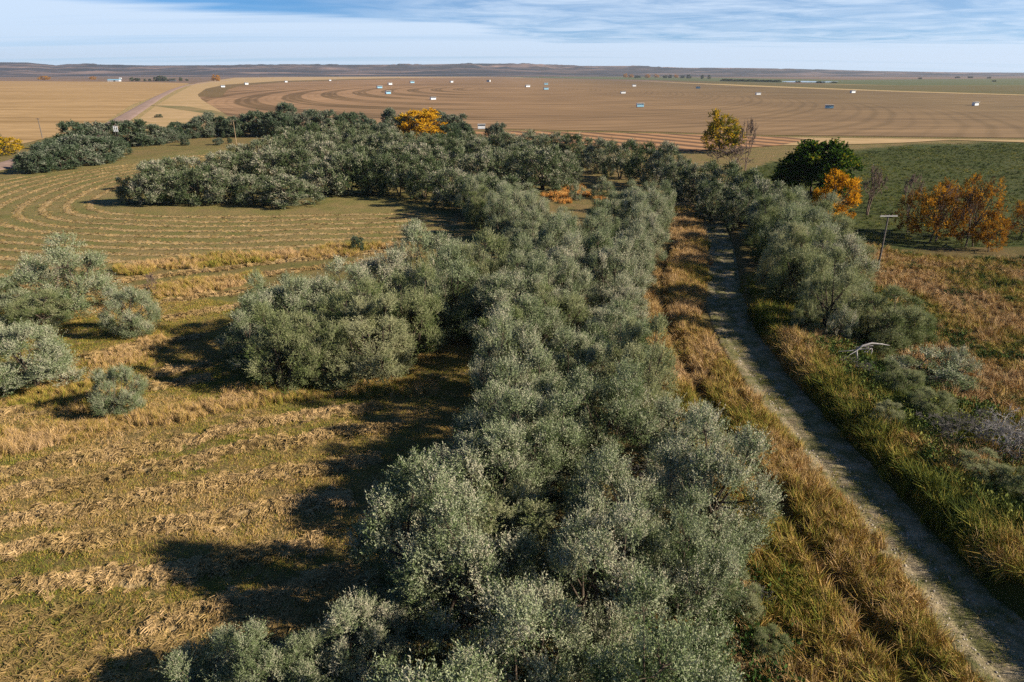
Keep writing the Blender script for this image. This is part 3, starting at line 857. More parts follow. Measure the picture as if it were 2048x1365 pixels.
row(V_NEAR, [(450, 1455, 1290, 190), (545, 1470, 1270, 170), (630, 1460, 1285, 150), (735, 1420, 1215, 190)], 'silvery shrub poking in at the bottom of the picture, %s from the mown rows', 'shrubs at the bottom edge', name='silver_leaved_shrub', cat='shrub')

# trees between the track and the rough grass
rt = [((1528, 500, 400, 90), V_NEAR), ((1548, 552, 425, 90), V_NEAR), ((1560, 620, 475, 85), V_GREEN), ((1560, 470, 378, 105), V_NEAR), ((1545, 520, 400, 95), V_NEAR), ((1600, 500, 392, 110), V_NEAR), ((1580, 570, 425, 105), V_NEAR), ((1632, 545, 420, 110), V_NEAR), ((1590, 640, 470, 110), V_GREEN), ((1655, 600, 458, 110), V_NEAR), ((1690, 590, 490, 75), V_NEAR), ((1640, 690, 525, 110), V_GREEN), ((1625, 640, 520, 100), V_NEAR), ((1725, 690, 580, 90), V_GREEN), ((1765, 712, 588, 110), V_GREEN), ((1805, 700, 612, 85), V_GREEN)]
rt_l = ['shaded silvery tree leaning to the track at the far bend', 'shaded silvery tree at the dark middle stretch of the track', 'green tree on the dark verge before the trackside row', 'pale tree at the far end of the row between track and rough grass', 'tree leaning over the track edge at the far end of that row', 'tall silvery tree behind the pale end tree of the trackside row', 'broad silvery tree half way along the trackside row', 'silvery tree behind the broad one half way along the trackside row', 'green tree over the shaded track side of the row', 'pale tree on the crest of the trackside row', 'small pale tree of the row just beside the utility pole', 'green tree at the near foot of the trackside row', 'silvery tree inside the near half of the trackside row', 'dark green tree between the row and the near green thicket', 'broad green thicket tree at the near end of the trackside row', 'outermost green tree of the thicket beside the orange grass']
for j, ((it, k), lb) in enumerate(zip(rt, rt_l)):
    it = (it[0], it[1], it[2] + (0, 14, 4, 22, 8)[j % 5], it[3] * 1.22)
    if j % 3 == 1: k = V_GREEN
    plant_px(k, *it, lb, 'trees between the track and the rough grass')
plant_px(V_BUSH, 1672, 705, 640, 52, 'small upright silvery shrub before the green thicket', None, name='silver_leaved_shrub', cat='shrub', var=0)
plant_px(V_BUSH, 1845, 785, 722, 150, 'low spreading silvery shrub in the rough grass below the thicket', None, name='silver_leaved_shrub', cat='shrub', var=1)
plant_px(V_BUSH, 1900, 768, 708, 70, 'rounded silvery shrub at the end of the low spreading one', None, name='silver_leaved_shrub', cat='shrub', var=0)

# far arm of the belt, running away behind the bend
arm = [(1015, 322, 270, 62), (1060, 328, 268, 60), (1100, 335, 272, 64), (1150, 338, 276, 66), (1195, 350, 284, 62), (1085, 385, 298, 92), (1240, 362, 288, 66), (1285, 375, 296, 76), (1040, 350, 290, 76), (1325, 385, 294, 66), (1125, 372, 308, 70), (1355, 402, 328, 60), (1395, 412, 336, 72), (1440, 425, 338, 76), (1480, 440, 352, 76), (1520, 455, 366, 72), (1420, 450, 370, 60), (1478, 470, 392, 70)]
arm = [(u, vb, vt - 4, w * 1.2) for u, vb, vt, w in arm]
row(V_MID, arm, 'dark silvery tree in the far arm of the belt, %s from the white shelter', 'trees in the far arm of the belt')
clr = [(1050, 440, 372, 80), (1232, 482, 388, 95), (1290, 484, 380, 92), (1318, 452, 374, 66), (1270, 430, 368, 60)]
row(V_NEAR, clr, 'silvery tree beside the orange clearing, %s from the meadow side', 'trees around the orange clearing')

# the big mass of trees behind the mown meadow
G_MASS = 'silvery trees in the broad wood beyond the meadow'
front = [(258, 410, 357, 46), (310, 413, 326, 90), (352, 412, 345, 80), (405, 413, 338, 84), (455, 412, 342, 84), (510, 412, 350, 86), (585, 418, 352, 116), (650, 396, 318, 90), (700, 394, 300, 90), (745, 394, 320, 76), (800, 396, 310, 90), (850, 405, 318, 90), (905, 420, 338, 96), (955, 435, 350, 100), (1010, 438, 352, 100)]
row(V_MID, front, 'silvery tree in the front row of the broad wood, %s from its meadow tip', G_MASS)
second = [(330, 385, 318, 80), (385, 380, 314, 84), (440, 378, 306, 84), (495, 372, 304, 80), (545, 372, 296, 84), (605, 370, 298, 88), (660, 362, 286, 84), (720, 362, 292, 84), (780, 365, 288, 90), (840, 368, 290, 86), (900, 378, 300, 90), (960, 385, 305, 84), (1010, 380, 300, 80)]
row(V_MID, second, 'silvery tree in the second row of the broad wood, %s from its meadow tip', G_MASS)
third = [(480, 345, 290, 64), (530, 342, 276, 72), (580, 338, 272, 74), (635, 335, 266, 72), (690, 330, 262, 76), (745, 332, 268, 70), (800, 335, 264, 78), (860, 338, 272, 76), (915, 345, 278, 76), (965, 345, 280, 70)]
row(V_MID, third, 'silvery tree in the third row of the broad wood, %s from its meadow tip', G_MASS)
fourth = [(575, 312, 256, 60), (625, 308, 250, 62), (675, 305, 246, 64), (730, 305, 250, 64), (780, 308, 256, 60), (835, 318, 268, 62), (890, 318, 268, 60), (940, 318, 266, 60)]
row(V_MID, fourth, 'silvery tree in the fourth row of the broad wood, %s from the roadside', G_MASS)
back = [(490, 272, 228, 56), (525, 274, 222, 58), (560, 276, 224, 58), (578, 266, 208, 46), (612, 272, 222, 52), (648, 276, 222, 60), (690, 278, 226, 58), (715, 266, 224, 44), (735, 280, 236, 50), (785, 276, 217, 50), (760, 290, 245, 50), (815, 282, 236, 48), (878, 268, 222, 46), (910, 275, 230, 54), (930, 292, 246, 38), (993, 296, 246, 40), (960, 312, 272, 50), (900, 295, 250, 50)]
row(V_FAR, back, 'dark green tree along the back edge of the broad wood, %s from the roadside', 'dark trees along the back edge of the wood')

# roadside cluster, upper left
rs = [(75, 349, 300, 66), (118, 343, 285, 74), (160, 335, 270, 78), (206, 328, 275, 80), (58, 338, 310, 44), (100, 325, 278, 54), (135, 310, 274, 56), (160, 300, 243, 64), (205, 298, 245, 62), (232, 314, 275, 52), (265, 296, 242, 72), (305, 292, 250, 62), (338, 288, 256, 42)]
row(V_FAR, rs, 'dark olive tree in the cluster along the gravel road, %s from the picture edge', 'dark trees along the gravel road')
row(V_FAR, [(362, 276, 244, 40), (415, 276, 226, 54), (440, 274, 234, 50), (470, 276, 240, 44), (388, 278, 246, 40), (350, 282, 250, 36)], 'dark tree in the gap between roadside cluster and wood, %s from the wooden pole', 'dark trees linking the road and the wood')
plant_px(V_FAR, 371, 292, 272, 18, 'small dark bush in the grass between road cluster and wood', None, name='small_bush', cat='bush')
plant_px(V_FAR, 437, 291, 276, 20, 'round dark bush with a long shadow near the short wooden pole', None, name='small_bush', cat='bush')
plant_px(V_FAR, 460, 287, 276, 9, 'tiny grey bush next to the short wooden pole', None, name='small_bush', cat='bush')
plant_px(V_FAR, 318, 236, 229, 14, 'tiny dark bush on the verge beyond the gravel road', None, name='small_bush', cat='bush')
plant_px([V_YELLOW[1]], 14, 312, 276, 62, 'yellow autumn bush by the road at the picture edge', None, name='autumn_bush', cat='bush')
plant_px(V_FAR, -22, 312, 262, 60, 'dark tree behind the yellow bush at the picture edge', None)

# autumn trees
plant_px(V_GOLD, 843, 284, 224, 92, 'bright golden orange tree glowing at the back of the wood', None, name='autumn_tree')
plant_px(V_YELLOW, 1443, 308, 233, 78, 'half bare yellow and green tree at the edge of the round field', None, name='autumn_tree', var=0)
plant_px([V_BARE[1]], 1462, 352, 288, 112, 'wide leafless brown bush below the half bare yellow tree', None, name='leafless_bush', cat='bush')
plant_px([V_BARE[2]], 1490, 345, 232, 50, 'thin leafless tree beside the half bare yellow tree', None, name='leafless_tree')
plant_px(V_COTTON, 1622, 400, 287, 148, 'large dark green tree standing over the orange one', None, name='broadleaf_tree')
plant_px([V_ORANGE[1]], 1664, 448, 345, 96, 'orange tree in front of the large dark green tree', None, name='autumn_tree')
plant_px([V_BARE[0]], 1733, 434, 328, 52, 'tall leafless grey tree with two stems behind the utility pole', None, name='leafless_tree')
plant_px([V_BARE[2]], 1813, 436, 345, 60, 'leafless reddish tree next to the rusty grove', None, name='leafless_tree')
ru = [((1856, 490, 368, 90), 0, 'rusty half bare tree nearest the utility pole in the grove'), ((1900, 480, 358, 96), 1, 'tallest rusty tree in the half bare grove'), ((1945, 500, 372, 86), 2, 'rusty tree behind the dark stems of the grove'), ((1976, 508, 432, 60), 1, 'low orange tree at the near edge of the rusty grove'), ((2040, 480, 405, 74), 0, 'orange tree cut off by the picture edge past the rusty grove'), ((1815, 470, 385, 60), 2, 'small rust red tree at the foot of the leafless reddish one')]
for it, v_, lb in ru:
    plant_px(V_RUST, *it, lb, 'rusty autumn trees by the green meadow', name='autumn_tree', var=v_)
for it, lb in (((1870, 488, 365, 60), 'bare dark branched tree inside the rusty grove'), ((1930, 498, 375, 60), 'second bare tree inside the rusty grove near its shadow')):
    plant_px([V_BARE[2]], *it, lb, None, name='leafless_tree')

# tiny trees on the far plain
for it, k, lb in (((90, 160.5, 152.5, 22), V_ORANGE, 'broad orange tree far off on the plain below the scarp'), ((186, 160, 153.5, 13), V_ORANGE, 'small orange tree far off between plain and farm'), ((433, 163, 150, 18), V_ORANGE, 'round orange tree beside the far end of the gravel road'), ((606, 152.6, 147, 12), V_ORANGE, 'small orange tree on the skyline of the tan field')):
    plant_px(k, *it, lb, None, name='autumn_tree')
fl = [(264, 163, 155, 8), (275, 163, 156, 11), (290, 163, 158, 5), (300, 163, 158, 6), (312, 163, 154.5, 9), (322, 163, 152, 14), (331, 163, 153.5, 9), (345, 163, 157.5, 14), (362, 163, 155, 6), (374, 162.5, 158, 6)]
row(V_FAR, fl, 'small dark tree around the far farm, %s from the blue roof', 'dark trees around the far farm', name='farm_tree')
r2 = np.random.default_rng(9)
ft = [(u + r2.uniform(-3, 3), 152.4, 152.4 - r2.uniform(2.0, 5.0), r2.uniform(8, 15)) for u in np.linspace(668, 1020, 30) if not (735 < u < 775 or 800 < u < 830)]
row(V_FAR, ft, 'tiny dark tree in the far windbreak above the tan field, %s from the road', 'trees of the far windbreak', name='windbreak_tree')
fo = [(1251, 156, 148.2, 10), (1262, 156, 149, 10), (1295, 156.5, 149, 11), (1313, 156, 149.5, 10), (1352, 156.5, 150, 9)]
row(V_ORANGE, fo, 'tiny orange tree in the far line beyond the green field, %s from the road', 'orange trees in the far line', name='autumn_tree')
fd = [(1275, 156.5, 151.5, 12), (1330, 157, 151, 9), (1340, 157, 150.5, 7), (1365, 157, 151, 9), (1377, 157.5, 150, 9), (1404, 158.5, 150, 6), (1418, 158.5, 150, 6)]
row(V_FAR, fd, 'tiny dark tree in the far line beyond the green field, %s from the road', 'dark trees in the far line', name='far_tree')
fr = [(1450 + i * 13.0, 163 + i * 0.25, 159 + i * 0.25 - r2.uniform(0, 1.2), 17) for i in range(9)]
row(V_FAR, fr, 'low dark tree along the far pond, %s from the round field', 'dark trees along the far pond', name='far_tree')
row(V_FAR, [(1596, 165.8, 162.5, 12), (1640, 167, 162.8, 18), (1668, 167, 164, 12), (1840, 158.8, 155.5, 8), (1915, 157, 153.5, 9), (1940, 157, 153, 10), (1978, 157.5, 154, 8), (1988, 164, 161, 8)], 'low dark tree beyond the far pond, %s from the round field', 'dark trees beyond the far pond', name='far_tree')

# ------------------------------------------------------------------ grass, weeds and hay
def blades(r, n, R, h, w, lean=0.25, droop=0.5, flat=False):
    a = r.random(n) * 6.283
    rr_ = R * np.sqrt(r.random(n))
    b = np.c_[rr_ * np.cos(a), rr_ * np.sin(a), np.zeros(n)]
    ya = r.random(n) * 6.283
    hh = h * r.uniform(0.55, 1.15, n)
    fw = np.c_[np.cos(ya), np.sin(ya), np.zeros(n)]
    sd_ = np.c_[-np.sin(ya + 0.6), np.cos(ya + 0.6), np.zeros(n)] * (w * r.uniform(0.7, 1.3, n))[:, None] * 0.5
    z = np.array((0, 0, 1.0))
    l = (hh * lean * r.uniform(0.2, 1.6, n))[:, None]
    m = b + fw * l * 0.35 + z * (hh * 0.6)[:, None]
    t = b + fw * l * (1 + droop) + z * (hh * (1 - 0.12 * droop))[:, None]
    v = np.stack([b - sd_, b + sd_, m + sd_ * 0.8, m - sd_ * 0.8, t + sd_ * 0.12, t - sd_ * 0.12], 1).reshape(-1, 3)
    k = np.arange(n)[:, None] * 6
    q = np.concatenate([k + np.array((0, 1, 2, 3)), k + np.array((3, 2, 4, 5))])
    bt = r.random(n)
    return v, q, np.r_[bt, bt].astype(np.float32)
def variants(name, mat, builder, n):
    c = bpy.data.collections.new(name)
    for i in range(n):
        v, q, bt = builder(np.random.default_rng(300 + i * 7 + len(name)))
        o = bpy.data.objects.new(name, make_mesh(name, v, q, M[mat], {'blade': ('FLOAT', 'FACE', bt)}))
        c.objects.link(o)
    return c
def hay_clump(r):
    n = 46
    a, b = r.random(n) * 6.283, r.random(n)
    ctr = np.c_[np.cos(a) * b * 0.48, np.sin(a) * b * 0.48, 0.06 + 0.30 * (1 - b ** 1.5) * r.uniform(0.4, 1.1, n)]
    ya = r.normal(0.5, 0.8, n)
    d = unit(np.c_[np.cos(ya), np.sin(ya), r.normal(0, 0.24, n)])
    ln = r.uniform(0.30, 0.75, n)[:, None] * 0.5
    w = unit(np.cross(d, np.array((0, 0, 1.0)) + r.normal(0, 0.5, (n, 3)))) * r.uniform(0.014, 0.034, n)[:, None]
    bend = np.c_[np.zeros(n), np.zeros(n), r.uniform(0.02, 0.12, n)]
    p0, p1, p2 = ctr - d * ln - bend, ctr + bend * 0.4, ctr + d * ln - bend
    v = np.stack([p0 - w, p0 + w, p1 + w, p1 - w, p2 + w * 0.3, p2 - w * 0.3], 1).reshape(-1, 3)
    v[:, 2] = np.maximum(v[:, 2], 0.01)
    k = np.arange(n)[:, None] * 6
    q = np.concatenate([k + np.array((0, 1, 2, 3)), k + np.array((3, 2, 4, 5))])
    bt = r.random(n)
    return v, q, np.r_[bt, bt].astype(np.float32)
def weed_clump(r):
    n = 16
    o = np.c_[r.normal(0, 0.22, (n, 2)), r.uniform(0, 0.1, n)]
    d = unit(np.c_[r.normal(0, 0.5, (n, 2)), np.ones(n)])
    v, q, t = leaves_from_twigs(r, o, d, r.uniform(0.3, 0.8, n), 9, 0.17, 0.085, np.full(n, 0.5))
    return v, q, t.astype(np.float32)
K_TALL = variants('tall_grass_tuft', 'grass', lambda r: blades(r, 42, 0.34, 0.95, 0.032, 0.35, 0.6), 4)
K_MID = variants('grass_tuft', 'grass', lambda r: blades(r, 40, 0.36, 0.50, 0.030, 0.6, 0.7), 3)
K_STUB = variants('stubble_tuft', 'grass', lambda r: blades(r, 44, 0.52, 0.13, 0.022, 1.1, 0.6), 3)
K_HAY = variants('hay_tuft', 'hay', hay_clump, 5)
def stone(r):
    a = np.linspace(0, 6.283, 7)[:-1]
    rr_ = 0.5 * r.uniform(0.7, 1.2, (3, 6))
    zz2 = np.array((-0.1, 0.28, 0.42))[:, None] * r.uniform(0.8, 1.2, (3, 6))
    k = np.array((1.0, 0.9, 0.35))[:, None]
    v = np.stack([rr_ * k * np.cos(a), rr_ * k * np.sin(a), zz2], -1).reshape(-1, 3)
    v = np.r_[v, [[0, 0, 0.46]]]
    q = [[i * 6 + j, i * 6 + (j + 1) % 6, i * 6 + 6 + (j + 1) % 6, i * 6 + 6 + j] for i in range(2) for j in range(6)]
    q += [[12 + j, 12 + (j + 1) % 6, 18, 18] for j in range(0, 6)]
    q = np.array(q[:12] + [[12, 13, 14, 18], [14, 15, 16, 18], [16, 17, 12, 18]])
    return v, q, r.random(len(q)).astype(np.float32)
K_STONE = variants('track_stone', 'stone', stone, 4)
K_WEED = variants('weed_tuft', 'weed', weed_clump, 3)

def scatter_group(coll):
    ng = bpy.data.node_groups.new('spread_' + coll.name, 'GeometryNodeTree')
    ng.interface.new_socket('Geometry', in_out='INPUT', socket_type='NodeSocketGeometry')
    ng.interface.new_socket('Geometry', in_out='OUTPUT', socket_type='NodeSocketGeometry')
    gi, go = ng.nodes.new('NodeGroupInput'), ng.nodes.new('NodeGroupOutput')
    ci = ng.nodes.new('GeometryNodeCollectionInfo')
    ci.inputs['Collection'].default_value = coll
    ci.inputs['Separate Children'].default_value = True
    ci.inputs['Reset Children'].default_value = True
    ip = ng.nodes.new('GeometryNodeInstanceOnPoints')
    ip.inputs['Pick Instance'].default_value = True
    def na(nm, typ):
        n = ng.nodes.new('GeometryNodeInputNamedAttribute')
        n.data_type = typ
        n.inputs['Name'].default_value = nm
        return n.outputs['Attribute']
    lk = ng.links.new
    lk(gi.outputs[0], ip.inputs['Points'])
    lk(ci.outputs[0], ip.inputs['Instance'])
    lk(na('pick', 'INT'), ip.inputs['Instance Index'])
    lk(na('turn', 'FLOAT_VECTOR'), ip.inputs['Rotation'])
    lk(na('size', 'FLOAT_VECTOR'), ip.inputs['Scale'])
    lk(na('sel', 'BOOLEAN'), ip.inputs['Selection'])
    jn = ng.nodes.new('GeometryNodeJoinGeometry')
    lk(ip.outputs[0], jn.inputs[0])
    lk(gi.outputs[0], jn.inputs[0])
    lk(jn.outputs[0], go.inputs[0])
    return ng
NG = {}
def scatter(name, coll, x, y, size, tint, turn, label, cat=None, group=None, ridge=None, zoff=0.0):
    x, y = np.asarray(x, float), np.asarray(y, float)
    n = len(x)
    r = np.random.default_rng(n + 3)
    z = H(x, y) + zoff
    vt = np.c_[x, y, z]
    sel = np.ones(n, bool)
    faces, mat = None, None
    if ridge is not None:
        rv, rq, mat = ridge
        faces = rq + 0
        vt = np.concatenate([rv, vt])
        sel = np.r_[np.zeros(len(rv), bool), sel]
    off = len(vt) - n
    pad = lambda a, w: np.concatenate([np.zeros((off, w), np.float32), np.asarray(a, np.float32).reshape(n, w)])
    at = {'pick': ('INT', 'POINT', np.r_[np.zeros(off, np.int32), r.integers(0, 12, n)].astype(np.int32)),
          'turn': ('FLOAT_VECTOR', 'POINT', pad(turn, 3)), 'size': ('FLOAT_VECTOR', 'POINT', pad(size, 3)),
          'tint': ('FLOAT', 'POINT', pad(tint, 1)), 'sel': ('BOOLEAN', 'POINT', sel)}
    me = make_mesh(name, vt, faces, mat, at, True)
    o = ob(name, me)
    md = o.modifiers.new('spread', 'NODES')
    if coll.name not in NG:
        NG[coll.name] = scatter_group(coll)
    md.node_group = NG[coll.name]
    return tag(o, label, cat, group, 'stuff')
def spots(poly, dens, seed, ymax=None):
    """even random points in the ground patch seen inside a pixel outline; dens per square metre"""
    r = np.random.default_rng(seed)
    pts = np.array([P(*q) for q in poly])
    lo, hi = pts.min(0), pts.max(0)
    n = int((hi[0] - lo[0]) * (hi[1] - lo[1]) * dens)
    q = lo + r.random((n, 2)) * (hi - lo)
    u, v, _ = proj(q[:, 0], q[:, 1])
    w = (fbm(q[:, 0], q[:, 1], 0.25) - 0.5) * 40
    k = inpoly(u + w, v + w * 0.4, poly)
    return q[k, 0], q[k, 1], u[k], v[k], r
def field_turn(x, y, r, lean):
    """grass lies over in swirls, the way wind and rain have combed it"""
    a = fbm(x, y, 0.10, 2) * 12.0
    s = lean * (0.3 + 1.4 * fbm(x + 70, y, 0.22, 2))
    n = len(x)
    return np.c_[np.sin(a) * s + r.normal(0, 0.08, n), np.cos(a) * s + r.normal(0, 0.08, n), r.random(n) * 6.283]
def size3(base, r, n, lo=0.7, hi=1.25):
    s = base * r.uniform(lo, hi, n)
    return np.c_[s, s, s * r.uniform(0.85, 1.15, n)]

# tall dry grass on the berm between belt and track
BERM = [(1340, 420), (1410, 405), (1445, 470), (1430, 540), (1405, 600), (1405, 660), (1470, 760), (1560, 860), (1650, 950), (1720, 1040), (1790, 1130), (1860, 1230), (1920, 1340), (2060, 1560), (1560, 1700), (1400, 1600), (1430, 1330), (1440, 1180), (1420, 1060), (1400, 950), (1340, 860), (1320, 770), (1280, 660), (1300, 580), (1340, 500)]
def tall(name, poly, dens, seed, tmid, label, lean=0.5, size=1.0, tvar=0.5, clip=None, coll=None):
    x, y, u, v, r = spots(poly, dens, seed)
    if clip is not None:
        k = clip(x, y)
        x, y = x[k], y[k]
    n = len(x)
    patch = fbm(x, y, 0.16, 3)
    t = np.clip(tmid + (patch - 0.5) * tvar * 2 + r.normal(0, 0.07, n), 0, 1)
    hgt = 0.55 + 0.9 * fbm(x + 31, y + 9, 0.3, 2)
    sz = size3(size, r, n) * np.c_[np.ones(n), np.ones(n), hgt]
    return scatter(name, coll or K_TALL, x, y, sz, t, field_turn(x, y, r, lean), label, 'grass')
def off_ditch(x, y):
    q, _ = polydist(x, y, DITCH)
    s, _ = polydist(x, y, TRACK)
    return (np.abs(q) > 0.12 + 0.75 * vn(x, y, 0.5) ** 1.5) & (s < -1.5 - 0.9 * vn(x, y, 0.7))
tall('berm_grass', BERM, 6.0, 1, 0.78, 'tall tawny grass combed over on the berm beside the dirt track', 0.55, 0.95, 0.42, off_ditch)
EDGE_R = [(1500, 600), (1560, 600), (1600, 700), (1700, 800), (1850, 940), (2000, 1060), (2250, 1230), (2250, 1420), (2060, 1230), (1900, 1110), (1760, 990), (1640, 870), (1540, 740), (1490, 660)]
def bank(x, y):
    s, _ = polydist(x, y, TRACK)
    return (s > 2.35 + 0.6 * vn(x, y, 0.9)) & (s < 7.5)
tall('bank_grass', EDGE_R, 7.0, 2, 0.46, 'tall yellow and green grass hanging over the cut bank of the track', 0.5, 1.1, 0.55, bank)
TRK = [(1380, 400), (1450, 400), (1480, 560), (1500, 700), (1600, 800), (1780, 960), (1960, 1140), (2200, 1380), (2200, 1650), (1950, 1400), (1740, 1120), (1560, 900), (1430, 720), (1400, 560)]
x, y, u, v, r = spots(TRK, 9.0, 17)
s, _ = polydist(x, y, TRACK)
k = (np.abs(s) < 2.4) & (r.random(len(x)) < 0.10 + 0.9 * np.exp(-((s + 0.3) / 0.45) ** 2) + 0.8 * smooth(1.4, 2.2, np.abs(s))) & (fbm(x, y, 0.5) > 0.36)
x, y = x[k], y[k]
n = len(x)
scatter('track_grass', K_STUB, x, y, size3(0.75, r, n, 0.5, 1.5), np.clip(0.36 + (fbm(x, y, 0.4) - 0.5) * 0.7 + r.normal(0, 0.1, n), 0, 1), field_turn(x, y, r, 0.3), 'short grass on the crown and edges of the dirt track', 'grass', zoff=0.06)
x, y, u, v, r = spots(TRK, 30.0, 19)
s, _ = polydist(x, y, TRACK)
k = (np.abs(s) < 2.4) & (r.random(len(x)) < 0.06 + 0.75 * np.exp(-((s + 1.75) / 0.32) ** 2) * (fbm(x, y, 0.3) > 0.42) + 0.15 * np.exp(-((np.abs(s + 0.3) - 0.85) / 0.3) ** 2))
x, y = x[k], y[k]
n = len(x)
scatter('track_stones', K_STONE, x, y, size3(0.075, r, n, 0.4, 2.4), np.clip(0.5 + r.normal(0, 0.2, n), 0, 1), np.c_[r.normal(0, .2, (n, 2)), r.random(n) * 6.28], 'pale stones and clods along the ruts and edge of the dirt track', 'stones', zoff=0.06)
WET = [(1600, 690), (1700, 700), (1780, 760), (1900, 800), (2100, 860), (2500, 960), (2500, 1500), (2250, 1290), (2040, 1110), (1850, 960), (1720, 830), (1620, 740)]
x, y, u, v, r = spots(WET, 4.5, 3)
n = len(x)
scatter('green_weeds', K_WEED, x, y, size3(1.0, r, n, 0.6, 1.5), np.clip(fbm(x, y, 0.2) * 1.0 + 0.10 + r.normal(0, 0.12, n), 0, 1), np.c_[r.normal(0, .15, (n, 2)), r.random(n) * 6.28], 'dark green weeds filling the low ground right of the track', 'weeds')
tall('wet_grass', WET, 4.2, 4, 0.52, 'yellow green grass tufts among the dark weeds', 0.5, 0.95, 1.15)
tall('golden_grass', EDGE_R, 3.0, 44, 0.66, 'golden seed heads standing in the bank grass', 0.6, 1.2, 0.35, lambda x, y: (polydist(x, y, TRACK)[0] > 3.0) & (polydist(x, y, TRACK)[0] < 9) & (fbm(x, y, 0.3) > 0.52))
ROUGH = [(1690, 480), (1760, 500), (1950, 520), (2200, 520), (2600, 540), (2600, 960), (2300, 930), (2050, 850), (1900, 800), (1780, 740), (1840, 680), (1740, 590), (1690, 540)]
tall('rough_grass', ROUGH, 3.2, 5, 0.72, 'rust coloured rough grass spreading past the utility pole', 0.6, 0.85, 0.85, None, K_MID)
x, y, u, v, r = spots(ROUGH, 2.0, 23)
k = fbm(x + 40, y, 0.13, 3) > 0.56
x, y = x[k], y[k]
n = len(x)
scatter('rough_weeds', K_WEED, x, y, size3(0.8, r, n, 0.5, 1.4), np.clip(0.3 + r.normal(0, 0.15, n), 0, 1), np.c_[r.normal(0, .15, (n, 2)), r.random(n) * 6.28], 'patches of dark green weeds in the rust coloured rough grass', 'weeds')
tall('tall_rough_grass', ROUGH, 0.9, 6, 0.80, 'taller tan grass clumps in the rough pasture', 0.6, 0.95, 0.4)
SHADE = [(1480, 560), (1560, 560), (1640, 700), (1720, 780), (1560, 720), (1500, 650)]
tall('understorey_grass', SHADE, 3.0, 7, 0.30, 'fresh green grass at the foot of the trackside row', 0.4, 0.7, 0.5, None, K_MID)
UNDER = [(1370, 1090), (1490, 1090), (1530, 1200), (1580, 1320), (1680, 1500), (1700, 1700), (1200, 1700), (1250, 1300), (1330, 1200)]
tall('understorey_tufts', UNDER, 3.0, 61, 0.42, 'mixed grass tufts along the near foot of the tree belt', 0.5, 0.9, 0.9, None, K_MID)
x, y, u, v, r = spots(UNDER, 2.5, 62)
n = len(x)
scatter('understorey_weeds', K_WEED, x, y, size3(1.0, r, n, 0.5, 1.7), np.clip(0.35 + (fbm(x, y, 0.3) - 0.5) * 1.2 + r.normal(0, 0.12, n), 0, 1), np.c_[r.normal(0, .15, (n, 2)), r.random(n) * 6.28], 'green weeds along the near foot of the tree belt', 'weeds')
plant_px(V_GREEN, 1470, 1255, 1165, 95, 'yellow green shrub at the near foot of the belt beside the berm', None, name='green_shrub', cat='shrub', var=1)
plant_px(V_GREEN, 1535, 1330, 1268, 90, 'low green shrub between the belt and the lodged berm grass', None, name='green_shrub', cat='shrub', var=0)
plant_dead(1500, 1240, 1175, 100, 'dark leafless brush at the near foot of the belt', 2)
CLEAR = [(1080, 392), (1120, 380), (1160, 372), (1205, 380), (1215, 396), (1180, 408), (1120, 408)]
K_RUST = variants('rust_grass_tuft', 'rustgrass', lambda r: blades(r, 40, 0.40, 0.8, 0.05, 0.4, 0.6), 3)
tall('clearing_grass', CLEAR, 1.6, 8, 0.5, 'bright orange grass in the clearing inside the tree belt', 0.4, 1.0, 0.6, lambda x, y: fbm(x, y, 0.16) > 0.47, K_RUST)
plant_px(V_BUSH, 1150, 402, 372, 34, 'small pale shrub standing in the orange clearing', None, name='silver_leaved_shrub', cat='shrub', var=0)
plant_px(V_BUSH, 1205, 400, 366, 44, 'rounded shrub at the far edge of the orange clearing', None, name='silver_leaved_shrub', cat='shrub', var=1)
GM = [(1500, 345), (1560, 322), (1800, 296), (2048, 286), (2500, 288), (2500, 500), (1700, 490), (1620, 430)]
tall('meadow_weeds', GM, 0.45, 9, 0.26, 'short dark green growth of the meadow behind the autumn trees', 0.3, 0.9, 0.35, None, K_MID)
LEFTM = [(-260, 600), (300, 590), (560, 620), (980, 620), (1000, 900), (900, 1300), (860, 1700), (-500, 1700)]
# mown left meadow: stubble everywhere, taller uncut strips
x, y, u, v, r = spots(LEFTM, 5.5, 10)
n = len(x)
scatter('meadow_stubble', K_STUB, x, y, size3(1.0, r, n, 0.7, 1.4), np.clip(0.61 + (fbm(x, y, 0.13) - 0.5) * 0.75 + r.normal(0, 0.08, n), 0, 1), field_turn(x, y, r, 0.25), 'short stubble of the mown meadow between the hay rows', 'stubble')
STRIP = [(-300, 905), (0, 868), (140, 850), (300, 830), (470, 805), (620, 790), (720, 775), (720, 798), (560, 815), (420, 838), (290, 862), (150, 890), (0, 915), (-300, 960)]
tall('uncut_strip', STRIP, 7.0, 11, 0.80, 'uncut strip of tall tawny grass across the mown meadow', 0.35, 0.72, 0.35)
for nm, poly, t_, s_, lb in (('foot_grass', [(-60, 790), (170, 770), (180, 740), (240, 700), (320, 660), (340, 690), (220, 830), (100, 830), (-60, 830)], 0.76, 0.65, 'tawny grass around the foot of the meadow clump'),
                             ('grove_skirt', [(440, 770), (620, 785), (860, 750), (880, 800), (640, 800), (450, 800)], 0.62, 0.7, 'mixed grass skirt along the front of the meadow grove'),
                             ('line_grass', [(230, 536), (470, 512), (820, 484), (820, 498), (480, 530), (240, 552)], 0.74, 0.9, 'uncut brown grass line across the upper meadow'),
                             ('mid_tufts', [(300, 570), (520, 545), (520, 562), (400, 600), (320, 600)], 0.76, 0.75, 'patch of pale uncut tufts near the leafless bush')):
    tall(nm, poly, 4.0, 12 + len(nm), t_, lb, 0.4, s_, 0.45)
x, y, u, v, r = spots(LEFTM, 0.9, 18)
n = len(x)
